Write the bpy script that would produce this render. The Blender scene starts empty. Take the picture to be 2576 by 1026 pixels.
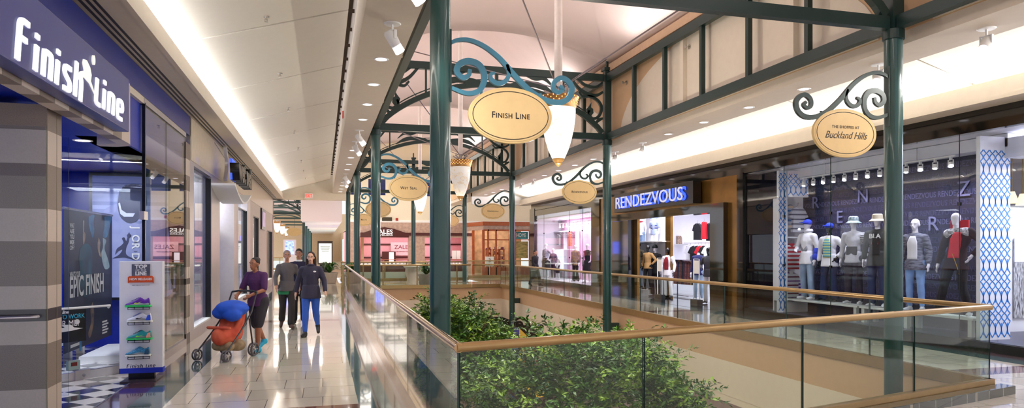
import bpy, bmesh, math, random
import numpy as np
from mathutils import Vector, Matrix
random.seed(7)
PI = math.pi
scene = bpy.context.scene
COL = scene.collection
# ------------------------------------------------------------------ camera model (x = right across the mall, y = along it, z up)
F = 1750.0; TH = math.atan(476.0 / F); CC = math.cos(TH); SS = math.sin(TH); EYE = 1.75; HY = 626.0
def U(px, t):                       # across position of an image column on the plane y = t
    k = (px - 1288.0) / F
    return t * (k * CC + SS) / (CC - SS * k)
def T(px, u):                       # along position of an image column on the plane x = u
    k = (px - 1288.0) / F
    return u * (CC - SS * k) / (k * CC + SS)
def H(py, u, t):                    # height of an image row at (u, t)
    return EYE + (HY - py) * (t * CC + u * SS) / F
# ------------------------------------------------------------------ materials
def lin(c):
    if isinstance(c, str):
        c = [int(c[i:i + 2], 16) / 255 for i in (0, 2, 4)]
    return tuple((v / 12.92 if v <= .04045 else ((v + .055) / 1.055) ** 2.4) for v in c) + (1.0,)
MATS = {}
def node(nt, t, **kw):
    n = nt.nodes.new(t)
    for k, v in kw.items(): setattr(n, k, v)
    return n
def mat(name, col, rough=.5, metal=0., var=.06, scale=8., bump=0., emit=0., ecol=None, coat=0., spec=.5, trans=0., col2=None, stretch=None, alpha=None):
    if name in MATS: return MATS[name]
    m = bpy.data.materials.new(name); m.use_nodes = True; nt = m.node_tree
    b = nt.nodes['Principled BSDF']; c = lin(col)
    b.inputs['Roughness'].default_value = rough; b.inputs['Metallic'].default_value = metal
    b.inputs['Specular IOR Level'].default_value = spec
    if coat: b.inputs['Coat Weight'].default_value = coat; b.inputs['Coat Roughness'].default_value = .05
    if trans: b.inputs['Transmission Weight'].default_value = trans
    tc = node(nt, 'ShaderNodeTexCoord'); nz = node(nt, 'ShaderNodeTexNoise'); nz.inputs['Scale'].default_value = scale; nz.inputs['Detail'].default_value = 4
    if stretch:
        mp = node(nt, 'ShaderNodeMapping'); mp.inputs['Scale'].default_value = stretch
        nt.links.new(tc.outputs['Object'], mp.inputs[0]); nt.links.new(mp.outputs[0], nz.inputs['Vector'])
    else: nt.links.new(tc.outputs['Object'], nz.inputs['Vector'])
    rp = node(nt, 'ShaderNodeValToRGB'); rp.color_ramp.elements[0].position = .3; rp.color_ramp.elements[1].position = .7
    c2 = lin(col2) if col2 else None
    rp.color_ramp.elements[0].color = tuple(max(0, v * (1 - var)) for v in c[:3]) + (1,) if not c2 else c2
    rp.color_ramp.elements[1].color = tuple(min(1, v * (1 + var)) for v in c[:3]) + (1,) if not c2 else c
    nt.links.new(nz.outputs['Fac'], rp.inputs[0]); nt.links.new(rp.outputs[0], b.inputs['Base Color'])
    if bump:
        bp = node(nt, 'ShaderNodeBump'); bp.inputs['Strength'].default_value = bump; bp.inputs['Distance'].default_value = .01
        nt.links.new(nz.outputs['Fac'], bp.inputs['Height']); nt.links.new(bp.outputs[0], b.inputs['Normal'])
    if emit:
        b.inputs['Emission Strength'].default_value = emit
        if ecol: b.inputs['Emission Color'].default_value = lin(ecol)
        else: nt.links.new(rp.outputs[0], b.inputs['Emission Color'])
    m.diffuse_color = c
    MATS[name] = m
    return m
def glassmat(name, tint, refl=1.45, rough=0.0, extra=0.0):
    if name in MATS: return MATS[name]
    m = bpy.data.materials.new(name); m.use_nodes = True; nt = m.node_tree; nt.nodes.clear()
    o = node(nt, 'ShaderNodeOutputMaterial'); mx = node(nt, 'ShaderNodeMixShader')
    tr = node(nt, 'ShaderNodeBsdfTransparent'); tr.inputs[0].default_value = lin(tint)
    gl = node(nt, 'ShaderNodeBsdfGlossy'); gl.inputs['Roughness'].default_value = rough
    ge = node(nt, 'ShaderNodeNewGeometry'); dt = node(nt, 'ShaderNodeVectorMath', operation='DOT_PRODUCT'); ab = node(nt, 'ShaderNodeMath', operation='ABSOLUTE')
    nt.links.new(ge.outputs['Normal'], dt.inputs[0]); nt.links.new(ge.outputs['Incoming'], dt.inputs[1]); nt.links.new(dt.outputs['Value'], ab.inputs[0])
    om = node(nt, 'ShaderNodeMath', operation='SUBTRACT'); om.inputs[0].default_value = 1; nt.links.new(ab.outputs[0], om.inputs[1])
    pw = node(nt, 'ShaderNodeMath', operation='POWER'); pw.inputs[1].default_value = 5; nt.links.new(om.outputs[0], pw.inputs[0])
    f0 = ((refl - 1)/(refl + 1))**2; fr = node(nt, 'ShaderNodeMath', operation='MULTIPLY_ADD'); fr.inputs[1].default_value = 1 - f0; fr.inputs[2].default_value = f0; nt.links.new(pw.outputs[0], fr.inputs[0])
    ad = node(nt, 'ShaderNodeMath', operation='ADD', use_clamp=True); ad.inputs[1].default_value = extra
    nt.links.new(fr.outputs[0], ad.inputs[0]); nt.links.new(ad.outputs[0], mx.inputs[0])
    nt.links.new(tr.outputs[0], mx.inputs[1]); nt.links.new(gl.outputs[0], mx.inputs[2]); nt.links.new(mx.outputs[0], o.inputs[0])
    MATS[name] = m; return m
def brickmat(name, c1, c2, mortar, w, h, rough, msize=.006, offset=.5, squash=1., sqf=2, axes='xy', var=.05, coat=0., bumpj=.3, scale=4., spec=.5, orn=None):
    if name in MATS: return MATS[name]
    m = bpy.data.materials.new(name); m.use_nodes = True; nt = m.node_tree; b = nt.nodes['Principled BSDF']
    ge = node(nt, 'ShaderNodeNewGeometry'); sp = node(nt, 'ShaderNodeSeparateXYZ'); cb = node(nt, 'ShaderNodeCombineXYZ')
    nt.links.new(ge.outputs['Position'], sp.inputs[0])
    nt.links.new(sp.outputs['XYZ'.index(axes[0].upper())], cb.inputs[0]); nt.links.new(sp.outputs['XYZ'.index(axes[1].upper())], cb.inputs[1])
    br = node(nt, 'ShaderNodeTexBrick'); br.offset = offset; br.squash = squash; br.squash_frequency = sqf
    br.inputs['Scale'].default_value = 1; br.inputs['Brick Width'].default_value = w; br.inputs['Row Height'].default_value = h
    br.inputs['Mortar Size'].default_value = msize; br.inputs['Mortar Smooth'].default_value = .1
    br.inputs['Color1'].default_value = lin(c1); br.inputs['Color2'].default_value = lin(c2); br.inputs['Mortar'].default_value = lin(mortar)
    nt.links.new(cb.outputs[0], br.inputs['Vector'])
    nz = node(nt, 'ShaderNodeTexNoise'); nz.inputs['Scale'].default_value = scale; nz.inputs['Detail'].default_value = 6; nt.links.new(ge.outputs['Position'], nz.inputs['Vector'])
    mr = node(nt, 'ShaderNodeMapRange'); mr.inputs[3].default_value = 1 - var; mr.inputs[4].default_value = 1 + var; nt.links.new(nz.outputs['Fac'], mr.inputs[0])
    mu = node(nt, 'ShaderNodeMix', data_type='RGBA', blend_type='MULTIPLY'); mu.inputs[0].default_value = 1
    nt.links.new(br.outputs['Color'], mu.inputs[6]); nt.links.new(mr.outputs[0], mu.inputs[7]); nt.links.new(mu.outputs[2], b.inputs['Base Color'])
    b.inputs['Roughness'].default_value = rough; b.inputs['Specular IOR Level'].default_value = spec
    if coat: b.inputs['Coat Weight'].default_value = coat; b.inputs['Coat Roughness'].default_value = .03
    if bumpj:
        bp = node(nt, 'ShaderNodeBump'); bp.invert = True; bp.inputs['Strength'].default_value = bumpj; bp.inputs['Distance'].default_value = .004
        nt.links.new(br.outputs['Fac'], bp.inputs['Height']); nt.links.new(bp.outputs[0], b.inputs['Normal'])
    MATS[name] = m; return m
def stripemat(name, cols, period, axis=2, rough=.8):
    """horizontal woven stripes, colours repeat every `period` metres in object space"""
    if name in MATS: return MATS[name]
    m = bpy.data.materials.new(name); m.use_nodes = True; nt = m.node_tree; b = nt.nodes['Principled BSDF']
    tc = node(nt, 'ShaderNodeTexCoord'); sp = node(nt, 'ShaderNodeSeparateXYZ'); nt.links.new(tc.outputs['Object'], sp.inputs[0])
    dv = node(nt, 'ShaderNodeMath', operation='DIVIDE'); dv.inputs[1].default_value = period; nt.links.new(sp.outputs[axis], dv.inputs[0])
    fr = node(nt, 'ShaderNodeMath', operation='FRACT'); nt.links.new(dv.outputs[0], fr.inputs[0])
    rp = node(nt, 'ShaderNodeValToRGB'); rp.color_ramp.interpolation = 'CONSTANT'
    n = len(cols); els = rp.color_ramp.elements
    els[0].position = 0; els[0].color = lin(cols[0]); els[1].position = 1 / n; els[1].color = lin(cols[1])
    for i in range(2, n): e = els.new(i / n); e.color = lin(cols[i])
    nt.links.new(fr.outputs[0], rp.inputs[0]); nt.links.new(rp.outputs[0], b.inputs['Base Color']); b.inputs['Roughness'].default_value = rough
    MATS[name] = m; return m
# ------------------------------------------------------------------ mesh builder
class MB:
    def __init__(s): s.v = []; s.f = []; s.m = []; s.mi = 0
    def add(s, vs, fs):
        o = len(s.v); s.v += [tuple(p) for p in vs]; s.f += [tuple(i + o for i in f) for f in fs]; s.m += [s.mi] * len(fs); return s
    def box(s, x0, x1, y0, y1, z0, z1):
        return s.add([(x0,y0,z0),(x1,y0,z0),(x1,y1,z0),(x0,y1,z0),(x0,y0,z1),(x1,y0,z1),(x1,y1,z1),(x0,y1,z1)],
                     [(0,3,2,1),(4,5,6,7),(0,1,5,4),(1,2,6,5),(2,3,7,6),(3,0,4,7)])
    def hexa(s, b4, t4): return s.add(list(b4) + list(t4), [(0,3,2,1),(4,5,6,7),(0,1,5,4),(1,2,6,5),(2,3,7,6),(3,0,4,7)])
    def bar(s, p0, p1, w, h, up=(0,0,1)):
        p0 = Vector(p0); p1 = Vector(p1); d = (p1 - p0).normalized(); up = Vector(up); r = d.cross(up)
        if r.length < 1e-4: r = d.cross(Vector((0,1,0)))
        r.normalize(); q = r.cross(d); a = []
        for p in (p0, p1): a.append([p - r*w/2 - q*h/2, p + r*w/2 - q*h/2, p + r*w/2 + q*h/2, p - r*w/2 + q*h/2])
        return s.add(a[0] + a[1], [(0,1,2,3),(7,6,5,4),(0,4,5,1),(1,5,6,2),(2,6,7,3),(3,7,4,0)])
    def poly(s, pts): return s.add(pts, [tuple(range(len(pts)))])
    def prism(s, pts, a0, a1, ax='y'):
        """extrude a 2-D outline (x,z) along y, or (x,y) along z, or (y,z) along x"""
        def P(p, a): return (p[0], a, p[1]) if ax == 'y' else ((p[0], p[1], a) if ax == 'z' else (a, p[0], p[1]))
        n = len(pts); vs = [P(p, a0) for p in pts] + [P(p, a1) for p in pts]
        return s.add(vs, [tuple(range(n)), tuple(range(2*n-1, n-1, -1))] + [(i, n+i, n+(i+1) % n, (i+1) % n) for i in range(n)])
    def tube(s, pts, r, n=10, cap=True):
        pts = [Vector(p) for p in pts]; k = len(pts); rs = r if isinstance(r, (list, tuple)) else [r]*k; vs = []; ref = None
        for i, p in enumerate(pts):
            d = (pts[min(i+1, k-1)] - pts[max(i-1, 0)]).normalized()
            if ref is None: ref = Vector((0,0,1)) if abs(d.z) < .9 else Vector((1,0,0))
            a = d.cross(ref).normalized(); b = a.cross(d).normalized(); ref = b
            for j in range(n):
                w = 2*PI*j/n; vs.append(p + a*math.cos(w)*rs[i] + b*math.sin(w)*rs[i])
        fs = [(i*n+j, i*n+(j+1) % n, (i+1)*n+(j+1) % n, (i+1)*n+j) for i in range(k-1) for j in range(n)]
        if cap: fs += [tuple(range(n-1, -1, -1)), tuple(range((k-1)*n, k*n))]
        return s.add(vs, fs)
    def cyl(s, p0, p1, r, r1=None, n=16): return s.tube([p0, p1], [r, r if r1 is None else r1], n)
    def lathe(s, prof, c=(0,0,0), n=24):
        vs = []; k = len(prof)
        for r, z in prof:
            for j in range(n): vs.append((c[0] + max(r, .0005)*math.cos(2*PI*j/n), c[1] + max(r, .0005)*math.sin(2*PI*j/n), c[2] + z))
        fs = [(i*n+j, i*n+(j+1) % n, (i+1)*n+(j+1) % n, (i+1)*n+j) for i in range(k-1) for j in range(n)]
        return s.add(vs, fs + [tuple(range(n-1, -1, -1)), tuple(range((k-1)*n, k*n))])
    def ell(s, c, r, n=14, m=8):
        vs = []; 
        for i in range(m+1):
            a = -PI/2 + PI*i/m; ca = max(math.cos(a), .01)
            for j in range(n): vs.append((c[0]+r[0]*ca*math.cos(2*PI*j/n), c[1]+r[1]*ca*math.sin(2*PI*j/n), c[2]+r[2]*math.sin(a)))
        fs = [(i*n+j, i*n+(j+1) % n, (i+1)*n+(j+1) % n, (i+1)*n+j) for i in range(m) for j in range(n)]
        return s.add(vs, fs + [tuple(range(n-1, -1, -1)), tuple(range(m*n, (m+1)*n))])
    def ecyl(s, c, rx, ry, z0, z1, n=28, k=1.):
        vs = [(c[0]+q*rx*math.cos(2*PI*j/n), c[1]+q*ry*math.sin(2*PI*j/n), z) for z, q in ((z0, k), (z1, 1)) for j in range(n)]
        return s.add(vs, [tuple(range(n-1, -1, -1)), tuple(range(n, 2*n))] + [(j, (j+1) % n, n+(j+1) % n, n+j) for j in range(n)])
    def cap(s, p0, p1, r0, r1, n=12):
        p0 = Vector(p0); p1 = Vector(p1); d = p1 - p0; L = max(d.length, 1e-4); d /= L; pts = []; rs = []
        for a in (-80, -50, -25): pts.append(p0 + d*r0*math.sin(math.radians(a))); rs.append(r0*math.cos(math.radians(a)))
        for k in (0, .5, 1): pts.append(p0 + d*L*k); rs.append(r0 + (r1-r0)*k)
        for a in (25, 50, 80): pts.append(p1 + d*r1*math.sin(math.radians(a))); rs.append(r1*math.cos(math.radians(a)))
        return s.tube(pts, rs, n)
    def ribbon(s, path, w, d0, d1, closed=False, xf=None):
        """flat bar following a 2-D path (x,z), width w (number or list), depth y d0..d1"""
        k = len(path); ws = w if isinstance(w, (list, tuple)) else [w]*k; L = []; R = []
        for i, p in enumerate(path):
            a = path[max(i-1, 0)]; b = path[min(i+1, k-1)]; dx, dz = b[0]-a[0], b[1]-a[1]; q = math.hypot(dx, dz) or 1
            nx, nz = -dz/q*ws[i]/2, dx/q*ws[i]/2; L.append((p[0]+nx, p[1]+nz)); R.append((p[0]-nx, p[1]-nz))
        vs = []; 
        for i in range(k): vs += [(L[i][0], d0, L[i][1]), (R[i][0], d0, R[i][1]), (R[i][0], d1, R[i][1]), (L[i][0], d1, L[i][1])]
        fs = [(i*4+j, i*4+(j+1) % 4, i*4+4+(j+1) % 4, i*4+4+j) for i in range(k-1) for j in range(4)]
        return s.add(vs, fs + [(3,2,1,0), tuple((k-1)*4+j for j in range(4))])
    def xform(s, M): s.v = [tuple(M @ Vector(p)) for p in s.v]; return s
    def mesh(s, name, mats, smooth=False):
        me = bpy.data.meshes.new(name); me.from_pydata([tuple(p) for p in s.v], [], s.f)
        for m in (mats if isinstance(mats, (list, tuple)) else [mats]): me.materials.append(m)
        if any(s.m): me.polygons.foreach_set('material_index', s.m)
        bm = bmesh.new(); bm.from_mesh(me); bmesh.ops.recalc_face_normals(bm, faces=bm.faces); bm.to_mesh(me); bm.free()
        if smooth:
            me.polygons.foreach_set('use_smooth', [True]*len(me.polygons))
            try: me.set_sharp_from_angle(angle=math.radians(40))
            except Exception: pass
        me.update(); return me
    def build(s, name, mats, parent=None, smooth=False, loc=None, bevel=0):
        o = bpy.data.objects.new(name, s.mesh(name, mats, smooth)); COL.objects.link(o)
        if parent is not None: o.parent = parent
        if loc is not None: o.location = loc
        if bevel:
            b = o.modifiers.new('bevel', 'BEVEL'); b.width = bevel; b.segments = 2; b.limit_method = 'ANGLE'
        return o
def cr(pts, n=6):
    """Catmull-Rom through 2-D / 3-D points"""
    P = [Vector(p) for p in pts]; P = [P[0]*2 - P[1]] + P + [P[-1]*2 - P[-2]]; out = []
    for i in range(1, len(P)-2):
        for j in range(n):
            t = j/n; a, b, c, d = P[i-1], P[i], P[i+1], P[i+2]
            out.append(tuple(.5*((2*b) + (c-a)*t + (2*a-5*b+4*c-d)*t*t + (3*b-a-3*c+d)*t**3)))
    return out + [tuple(P[-2])]
def tag(o, label=None, cat=None, group=None, kind=None):
    if label: o['label'] = label
    if cat: o['category'] = cat
    if group: o['group'] = group
    if kind: o['kind'] = kind
    return o
def thing(name, label, cat, loc=(0,0,0), rz=0, group=None):
    o = bpy.data.objects.new(name, None); COL.objects.link(o); o.location = loc; o.rotation_euler = (0,0,rz); o.empty_display_size = .1
    return tag(o, label, cat, group)
def struct(mb, name, mats, smooth=False): return tag(mb.build(name, mats, smooth=smooth), kind='structure')
def copy_tree(o, parent=None):
    c = o.copy(); COL.objects.link(c)
    if parent is not None: c.parent = parent
    for ch in [x for x in o.children]: copy_tree(ch, c)
    return c
def put(root, loc, rz=0, label=None, group=None, scale=None):
    root.location = loc; root.rotation_euler = (0,0,rz)
    if label: root['label'] = label
    if group: root['group'] = group
    if scale: root.scale = (scale,)*3 if not isinstance(scale, tuple) else scale
    return root
def text(body, size, m, parent=None, name='lettering', loc=(0,0,0), rot=(PI/2,0,0), ext=.004, shear=0, bold=0, align='CENTER', sx=1, spacing=1, bevel=0):
    cu = bpy.data.curves.new('t', 'FONT'); cu.body = body; cu.size = size; cu.extrude = ext; cu.shear = shear; cu.offset = bold
    cu.align_x = align; cu.align_y = 'CENTER'; cu.space_character = spacing; cu.bevel_depth = bevel; cu.resolution_u = 3
    t = bpy.data.objects.new('t', cu); COL.objects.link(t)
    dg = bpy.context.evaluated_depsgraph_get(); dg.update(); me = bpy.data.meshes.new_from_object(t.evaluated_get(dg))
    bpy.data.objects.remove(t); bpy.data.curves.remove(cu)
    me.materials.clear(); me.materials.append(m); me.name = name
    o = bpy.data.objects.new(name, me); COL.objects.link(o)
    if parent is not None: o.parent = parent
    o.location = loc; o.rotation_euler = rot; o.scale = (sx,1,1); return o
def smallcaps(body, size, m, parent, y, flip=False):
    """words with a tall first letter and smaller capitals, as one mesh"""
    out = MB(); x = 0
    for w in body.split(' '):
        for i, chars in enumerate((w[:1], w[1:])):
            if not chars: continue
            s = size if i == 0 else size*.78; t = text(chars, s, m, None, ext=.001, bold=.0012, align='LEFT', spacing=1.12); me = t.data; vs = [v.co.copy() for v in me.vertices]
            x0 = min(v.x for v in vs); yb = min(v.y for v in vs); out.add([(v.x-x0+x, -v.z, v.y-yb) for v in vs], [tuple(p.vertices) for p in me.polygons]); x += max(v.x for v in vs)-x0 + size*.11; bpy.data.objects.remove(t)
        x += size*.32
    x -= size*.43; out.v = [((a-x/2)*.93, b, c-size*.34) for a, b, c in out.v]
    o = out.build('lettering', m, parent, loc=(0, y, 0)); o.rotation_euler = (0,0,PI if flip else 0); return o
def organic(mb, name, m, voxel=.014, smooth=3):
    o = bpy.data.objects.new('tmp', mb.mesh('tmp', m)); COL.objects.link(o)
    r = o.modifiers.new('r', 'REMESH'); r.mode = 'VOXEL'; r.voxel_size = voxel; r.use_smooth_shade = True
    s = o.modifiers.new('s', 'SMOOTH'); s.iterations = smooth; s.factor = .5
    dg = bpy.context.evaluated_depsgraph_get(); dg.update(); me = bpy.data.meshes.new_from_object(o.evaluated_get(dg))
    old = o.data; bpy.data.objects.remove(o); bpy.data.meshes.remove(old)
    me.name = name; me.materials.clear(); me.materials.append(m)
    me.polygons.foreach_set('use_smooth', [True]*len(me.polygons)); return me
def link(me, name, parent=None, loc=None, rz=0):
    o = bpy.data.objects.new(name, me); COL.objects.link(o)
    if parent is not None: o.parent = parent
    if loc is not None: o.location = loc
    o.rotation_euler = (0,0,rz); return o
def area(name, loc, sx, sy, power, col=(1,1,1), rot=(0,0,0), spread=None):
    l = bpy.data.lights.new(name, 'AREA'); l.shape = 'RECTANGLE'; l.size = sx; l.size_y = sy; l.energy = power; l.color = col
    if spread: l.spread = spread
    o = bpy.data.objects.new(name, l); COL.objects.link(o); o.location = loc; o.rotation_euler = rot; return o
def spot(name, loc, target, power, col=(1,.96,.9), angle=70, blend=.6, r=.06):
    l = bpy.data.lights.new(name, 'SPOT'); l.energy = power; l.color = col; l.spot_size = math.radians(angle); l.spot_blend = blend; l.shadow_soft_size = r
    o = bpy.data.objects.new(name, l); COL.objects.link(o); o.location = loc
    o.rotation_euler = (Vector(target) - Vector(loc)).to_track_quat('-Z', 'Y').to_euler(); return o
# shared materials
M = {}
M['cream'] = mat('cream_plaster', 'e6dccb', .7, var=.02)
M['creamwall'] = mat('cream_wall', 'eadfca', .7, var=.02)
M['peach'] = mat('peach_plaster', 'd2b08a', .65, var=.02)
M['soffit'] = mat('soffit_plaster', 'ddd0c0', .7, var=.02)
M['panel'] = mat('ceiling_panel', 'fbf6ea', .7, var=.01)
M['joint'] = mat('joint_shadow_gap', '8d8270', .8)
M['dark'] = mat('dark_void', '4a3a2c', .8)
M['green'] = mat('dark_green_enamel', '14423f', .32, var=.05, coat=.3)
M['greend'] = mat('dark_green_steel', '1a3432', .4, var=.06)
M['teal'] = mat('blue_green_steel', '3f7c94', .35, var=.06)
M['brass'] = mat('brushed_brass', 'b39a6c', .22, metal=.8, var=.05, stretch=(1,1,20))
M['rail'] = mat('satin_bronze_rail', 'a88a5c', .32, metal=.45, var=.05)
M['glass'] = glassmat('clear_guard_glass', 'f3f8f4', 1.40, extra=.0)
M['gedge'] = mat('green_glass_edge', '1f3a33', .2)
M['shopglass'] = glassmat('shop_window_glass', 'f4f7fa', 1.38, extra=.0)
M['signcream'] = mat('sign_cream_paint', 'f0d096', .4, var=.03)
M['signrim'] = mat('sign_gold_rim', 'e8c98c', .35, var=.03)
M['ink'] = mat('dark_ink', '2a2018', .5)
M['white'] = mat('white_paint', 'f2f0ee', .4, var=.01)
M['whitegloss'] = mat('glossy_white', 'f4f3f6', .15, var=.01)
M['black'] = mat('black_satin', '0d0c10', .25, var=.1)
M['blackgloss'] = mat('polished_black_granite', '14110f', .06, var=.25, scale=60, coat=.5)
M['gold'] = mat('gold_leaf_panel', '86602a', .2, metal=.7, var=.25, scale=2.5)
M['steel'] = mat('brushed_steel', 'b9b6bd', .25, metal=.9, var=.05)
M['alu'] = mat('pale_aluminium_frame', 'c9c2c4', .3, metal=.6, var=.04)
M['tile'] = brickmat('cream_floor_tile', 'e4dacb', 'd9cfc0', '55493f', .62, .61, .10, msize=.004, offset=.37, squash=.75, sqf=3, var=.03, coat=.6)
M['tealmarble'] = brickmat('teal_marble_tile', '5f7478', '566b70', '2f3b3d', .6, .45, .07, var=.35, scale=3, coat=.6)
M['purple'] = brickmat('plum_marble_tile', '5c4148', '533a42', '2d2226', .6, .3, .08, var=.25, scale=5, coat=.6)
M['brown'] = brickmat('red_brown_tile', '7a4436', '6e3d31', '3a221c', .45, .3, .1, var=.2, coat=.5)
M['darktile'] = brickmat('dark_green_black_tile', '3b3f38', '31352f', '807a6c', .3, .3, .1, var=.3, scale=6, coat=.5)
M['granl'] = mat('light_granite', 'cbbcb0', .45, var=.05, scale=90)
M['grand'] = mat('dark_granite', '85766c', .5, var=.18, scale=120)
M['granb'] = mat('black_granite_band', '2c2124', .3, var=.2, scale=90)
M['blue'] = mat('royal_blue_paint', '0a2ba8', .4, var=.03)
M['navy'] = mat('navy_sign_face', '2a3586', .3, var=.03)
M['litwhite'] = mat('lit_white_letter', 'ffffff', .4, emit=.35, var=0)
M['bulb'] = mat('lamp_glow', 'fffaf0', .4, emit=9, var=0)
M['bulb2'] = mat('downlight_glow', 'f2eef8', .4, emit=1.4, var=0)
# ================================================================== SETTING
WL, WR, WN, WF = .95, 7.85, 4.97, 30.8          # edges of the open well (near edge runs at a slant)
NB = (7.9, 6.70)
f = MB()
def fl(pts, z=0.0, mi=0):
    f.mi = mi; f.poly([(p[0], p[1], z) for p in pts])
def strip(x0, x1, y0, y1, mi=0): fl([(x0,y0),(x1,y0),(x1,y1),(x0,y1)], 0, mi)
bands = [(-2.35,-1.9), (7.6, 8.05), (17.5, 17.95), (27.4, 28.1), (37.3, 38.0)]
def tiled(x0, x1, y0, y1):
    y = y0
    for a, b in bands:
        if b <= y0 or a >= y1: continue
        if a > y: strip(x0, x1, y, a)
        strip(x0, x1, max(a, y0), min(b, y1), 3); y = b
    if y < y1: strip(x0, x1, y, y1)
tiled(-1.707, .39, -5, 110); strip(.39, .8, -5, 34, 1); tiled(.39, .8, 34, 110)
strip(-2.08, -1.707, -5, 37, 1); strip(-2.42, -2.08, -5, 37, 2)
tiled(-2.42, -1.707, 37, 62)
strip(-2.6, -2.42, 13.5, 37, 2)
fl([(.8,-5),(15,-5),(15,5.2),(8.06,5.2),(8.06,6.66),(.8,4.86)]); 
tiled(7.86, 10.2, 6.75, 33); tiled(8.06, 10.2, 5.2, 6.75); strip(10.2, 10.6, 5.2, 37, 1); strip(10.6, 10.95, 5.2, 37, 2); strip(10.95, 15, 5.2, 8.6)
strip(.8, 10.2, 33, 36.5); fl([(.8,30.8),(7.86,30.8),(7.86,33),(.8,33)], 0, 4); tiled(8.06, 24, 36.5, 62); strip(10.95, 24, 33, 36.5)
tiled(.8, 8.06, 43.5, 62); tiled(-14, -2.42, 37, 58)
strip(-9, -8, 58, 110); strip(-2.42, -1.707, 62, 110); strip(.8, 3, 62, 110)
struct(f, 'floor', [M['tile'], M['tealmarble'], M['purple'], M['brown'], M['darktile']])
# lower level floor and walls seen down the well
M['lowfloor'] = brickmat('lower_floor_tile', 'c9b3a5', 'bfa799', '7a665c', .6, .6, .12, var=.06, coat=.4)
lf = MB(); lf.box(-6, 18, 0, 60, -5.1, -5.0); struct(lf, 'floor', M['lowfloor'])
lw = MB(); lw.box(10.9, 11.1, 0, 50, -5, -1.3); lw.box(-2.6, -2.4, 0, 50, -5, -1.3); lw.box(-6, 18, 45, 45.2, -5, -1.3); struct(lw, 'wall_lower', mat('lower_wall_grey', 'b9a9a4', .7))
# fascia of the well: peach band over cream band over shadowed soffit
fa = MB()
def fascia(p0, p1, out):
    for (z0, z1, mi, o) in ((-.52, -.012, 0, 0), (-1.21, -.52, 1, -.015), (-1.35, -1.21, 1, .0)):
        fa.mi = mi; a = Vector((p0[0], p0[1], 0)); b = Vector((p1[0], p1[1], 0)); n = Vector(out).normalized(); w = n*.2; q = n*o
        fa.hexa([a+q+Vector((0,0,z0)), b+q+Vector((0,0,z0)), b+w+Vector((0,0,z0)), a+w+Vector((0,0,z0))], [a+q+Vector((0,0,z1)), b+q+Vector((0,0,z1)), b+w+Vector((0,0,z1)), a+w+Vector((0,0,z1))])
fascia((WR+.05, 6.6), (WR+.05, WF+.05), (1,0,0)); fascia((WL-.05, WF+.05), (WR+.05, WF+.05), (0,1,0)); fascia((WL-.05, 4.9), (WL-.05, WF), (-1,0,0)); fascia((WL, 4.9), (NB[0], 6.62), (.25,-1,0))
fa.mi = 1; fa.box(8.05, 10.9, 5, 45, -1.35, -1.3); fa.box(-2.4, .75, 4, 45, -1.35, -1.3); fa.box(.7, 8.1, 31, 45, -1.35, -1.3)
struct(fa, 'wall_well_fascia', [M['peach'], M['creamwall']])
# kerb round the well
kb = MB()
def kerb(p0, p1, out, w=.15, h=.1):
    n = Vector(out).normalized()*w; a = Vector((*p0, -.03)); b = Vector((*p1, -.03)); i = n*.18; up = Vector((0,0,h+.03))
    kb.hexa([a+i, b+i, b+n, a+n], [a+i+up, b+i+up, b+n+up, a+n+up])
kerb((WL-.1, 4.93), (NB[0]+.12, 6.70), (.24,-1,0), .2); 
struct(kb, 'trim_1', M['darktile'])
kb = MB(); kb.box(.74, .96, 4.72, WF+.15, -.02, .004); kb.box(.86,.96,4.78,WF+.1,.004,.05); struct(kb, 'trim_1', mat('bronze_brown_marble', '8a6f60', .12, var=.2, coat=.5))
# ---------------- ceilings over the walkways
cl = MB()
for k in range(-5, 8):
    t0 = 10.5 + 3.2*k + .03; t1 = t0 + 3.14; t1 = min(t1, 36.5)
    if t0 > 36: continue
    def zz(u): return 4.59 + (u + 1.95)*.29
    cl.hexa([(-2.2,t0,zz(-2.2)),(.363,t0,zz(.363)),(.363,t1,zz(.363)),(-2.2,t1,zz(-2.2))], [(-2.2,t0,zz(-2.2)+.05),(.363,t0,zz(.363)+.05),(.363,t1,zz(.363)+.05),(-2.2,t1,zz(-2.2)+.05)])
struct(cl, 'ceiling', M['panel'])
jt = MB(); jt.mi = 0
jt.hexa([(-2.25,-6,4.57),(.30,-6,5.31),(.30,36.6,5.31),(-2.25,36.6,4.57)], [(-2.25,-6,4.6),(.30,-6,5.36),(.30,36.6,5.36),(-2.25,36.6,4.6)])
struct(jt, 'ceiling', M['joint'])
gp = MB(); gp.box(.25, .55, -6, 36.6, 5.75, 5.8)
for k in range(45):
    t = -5 + k*.95; gp.box(.3, .5, t, t+.04, 5.45, 5.5)
struct(gp, 'ceiling', M['dark'])
cr_ = MB()
for k in range(-5, 9):
    t0 = 9.3 + 3.3*k + .03; t1 = t0 + 3.24
    if t0 > 36: continue
    t1 = min(t1, 36.5)
    def zr(u): return 4.52 + (10.62 - u)*.29
    cr_.hexa([(8.5,t0,zr(8.5)),(10.62,t0,zr(10.62)),(10.62,t1,zr(10.62)),(8.5,t1,zr(8.5))], [(8.5,t0,zr(8.5)+.05),(10.62,t0,zr(10.62)+.05),(10.62,t1,zr(10.62)+.05),(8.5,t1,zr(8.5)+.05)])
struct(cr_, 'ceiling', M['panel'])
jr = MB(); jr.hexa([(8.5,-6,5.16),(10.65,-6,4.545),(10.65,36.6,4.545),(8.5,36.6,5.16)], [(8.5,-6,5.2),(10.65,-6,4.6),(10.65,36.6,4.6),(8.5,36.6,5.2)]); struct(jr, 'ceiling', M['joint'])
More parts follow.
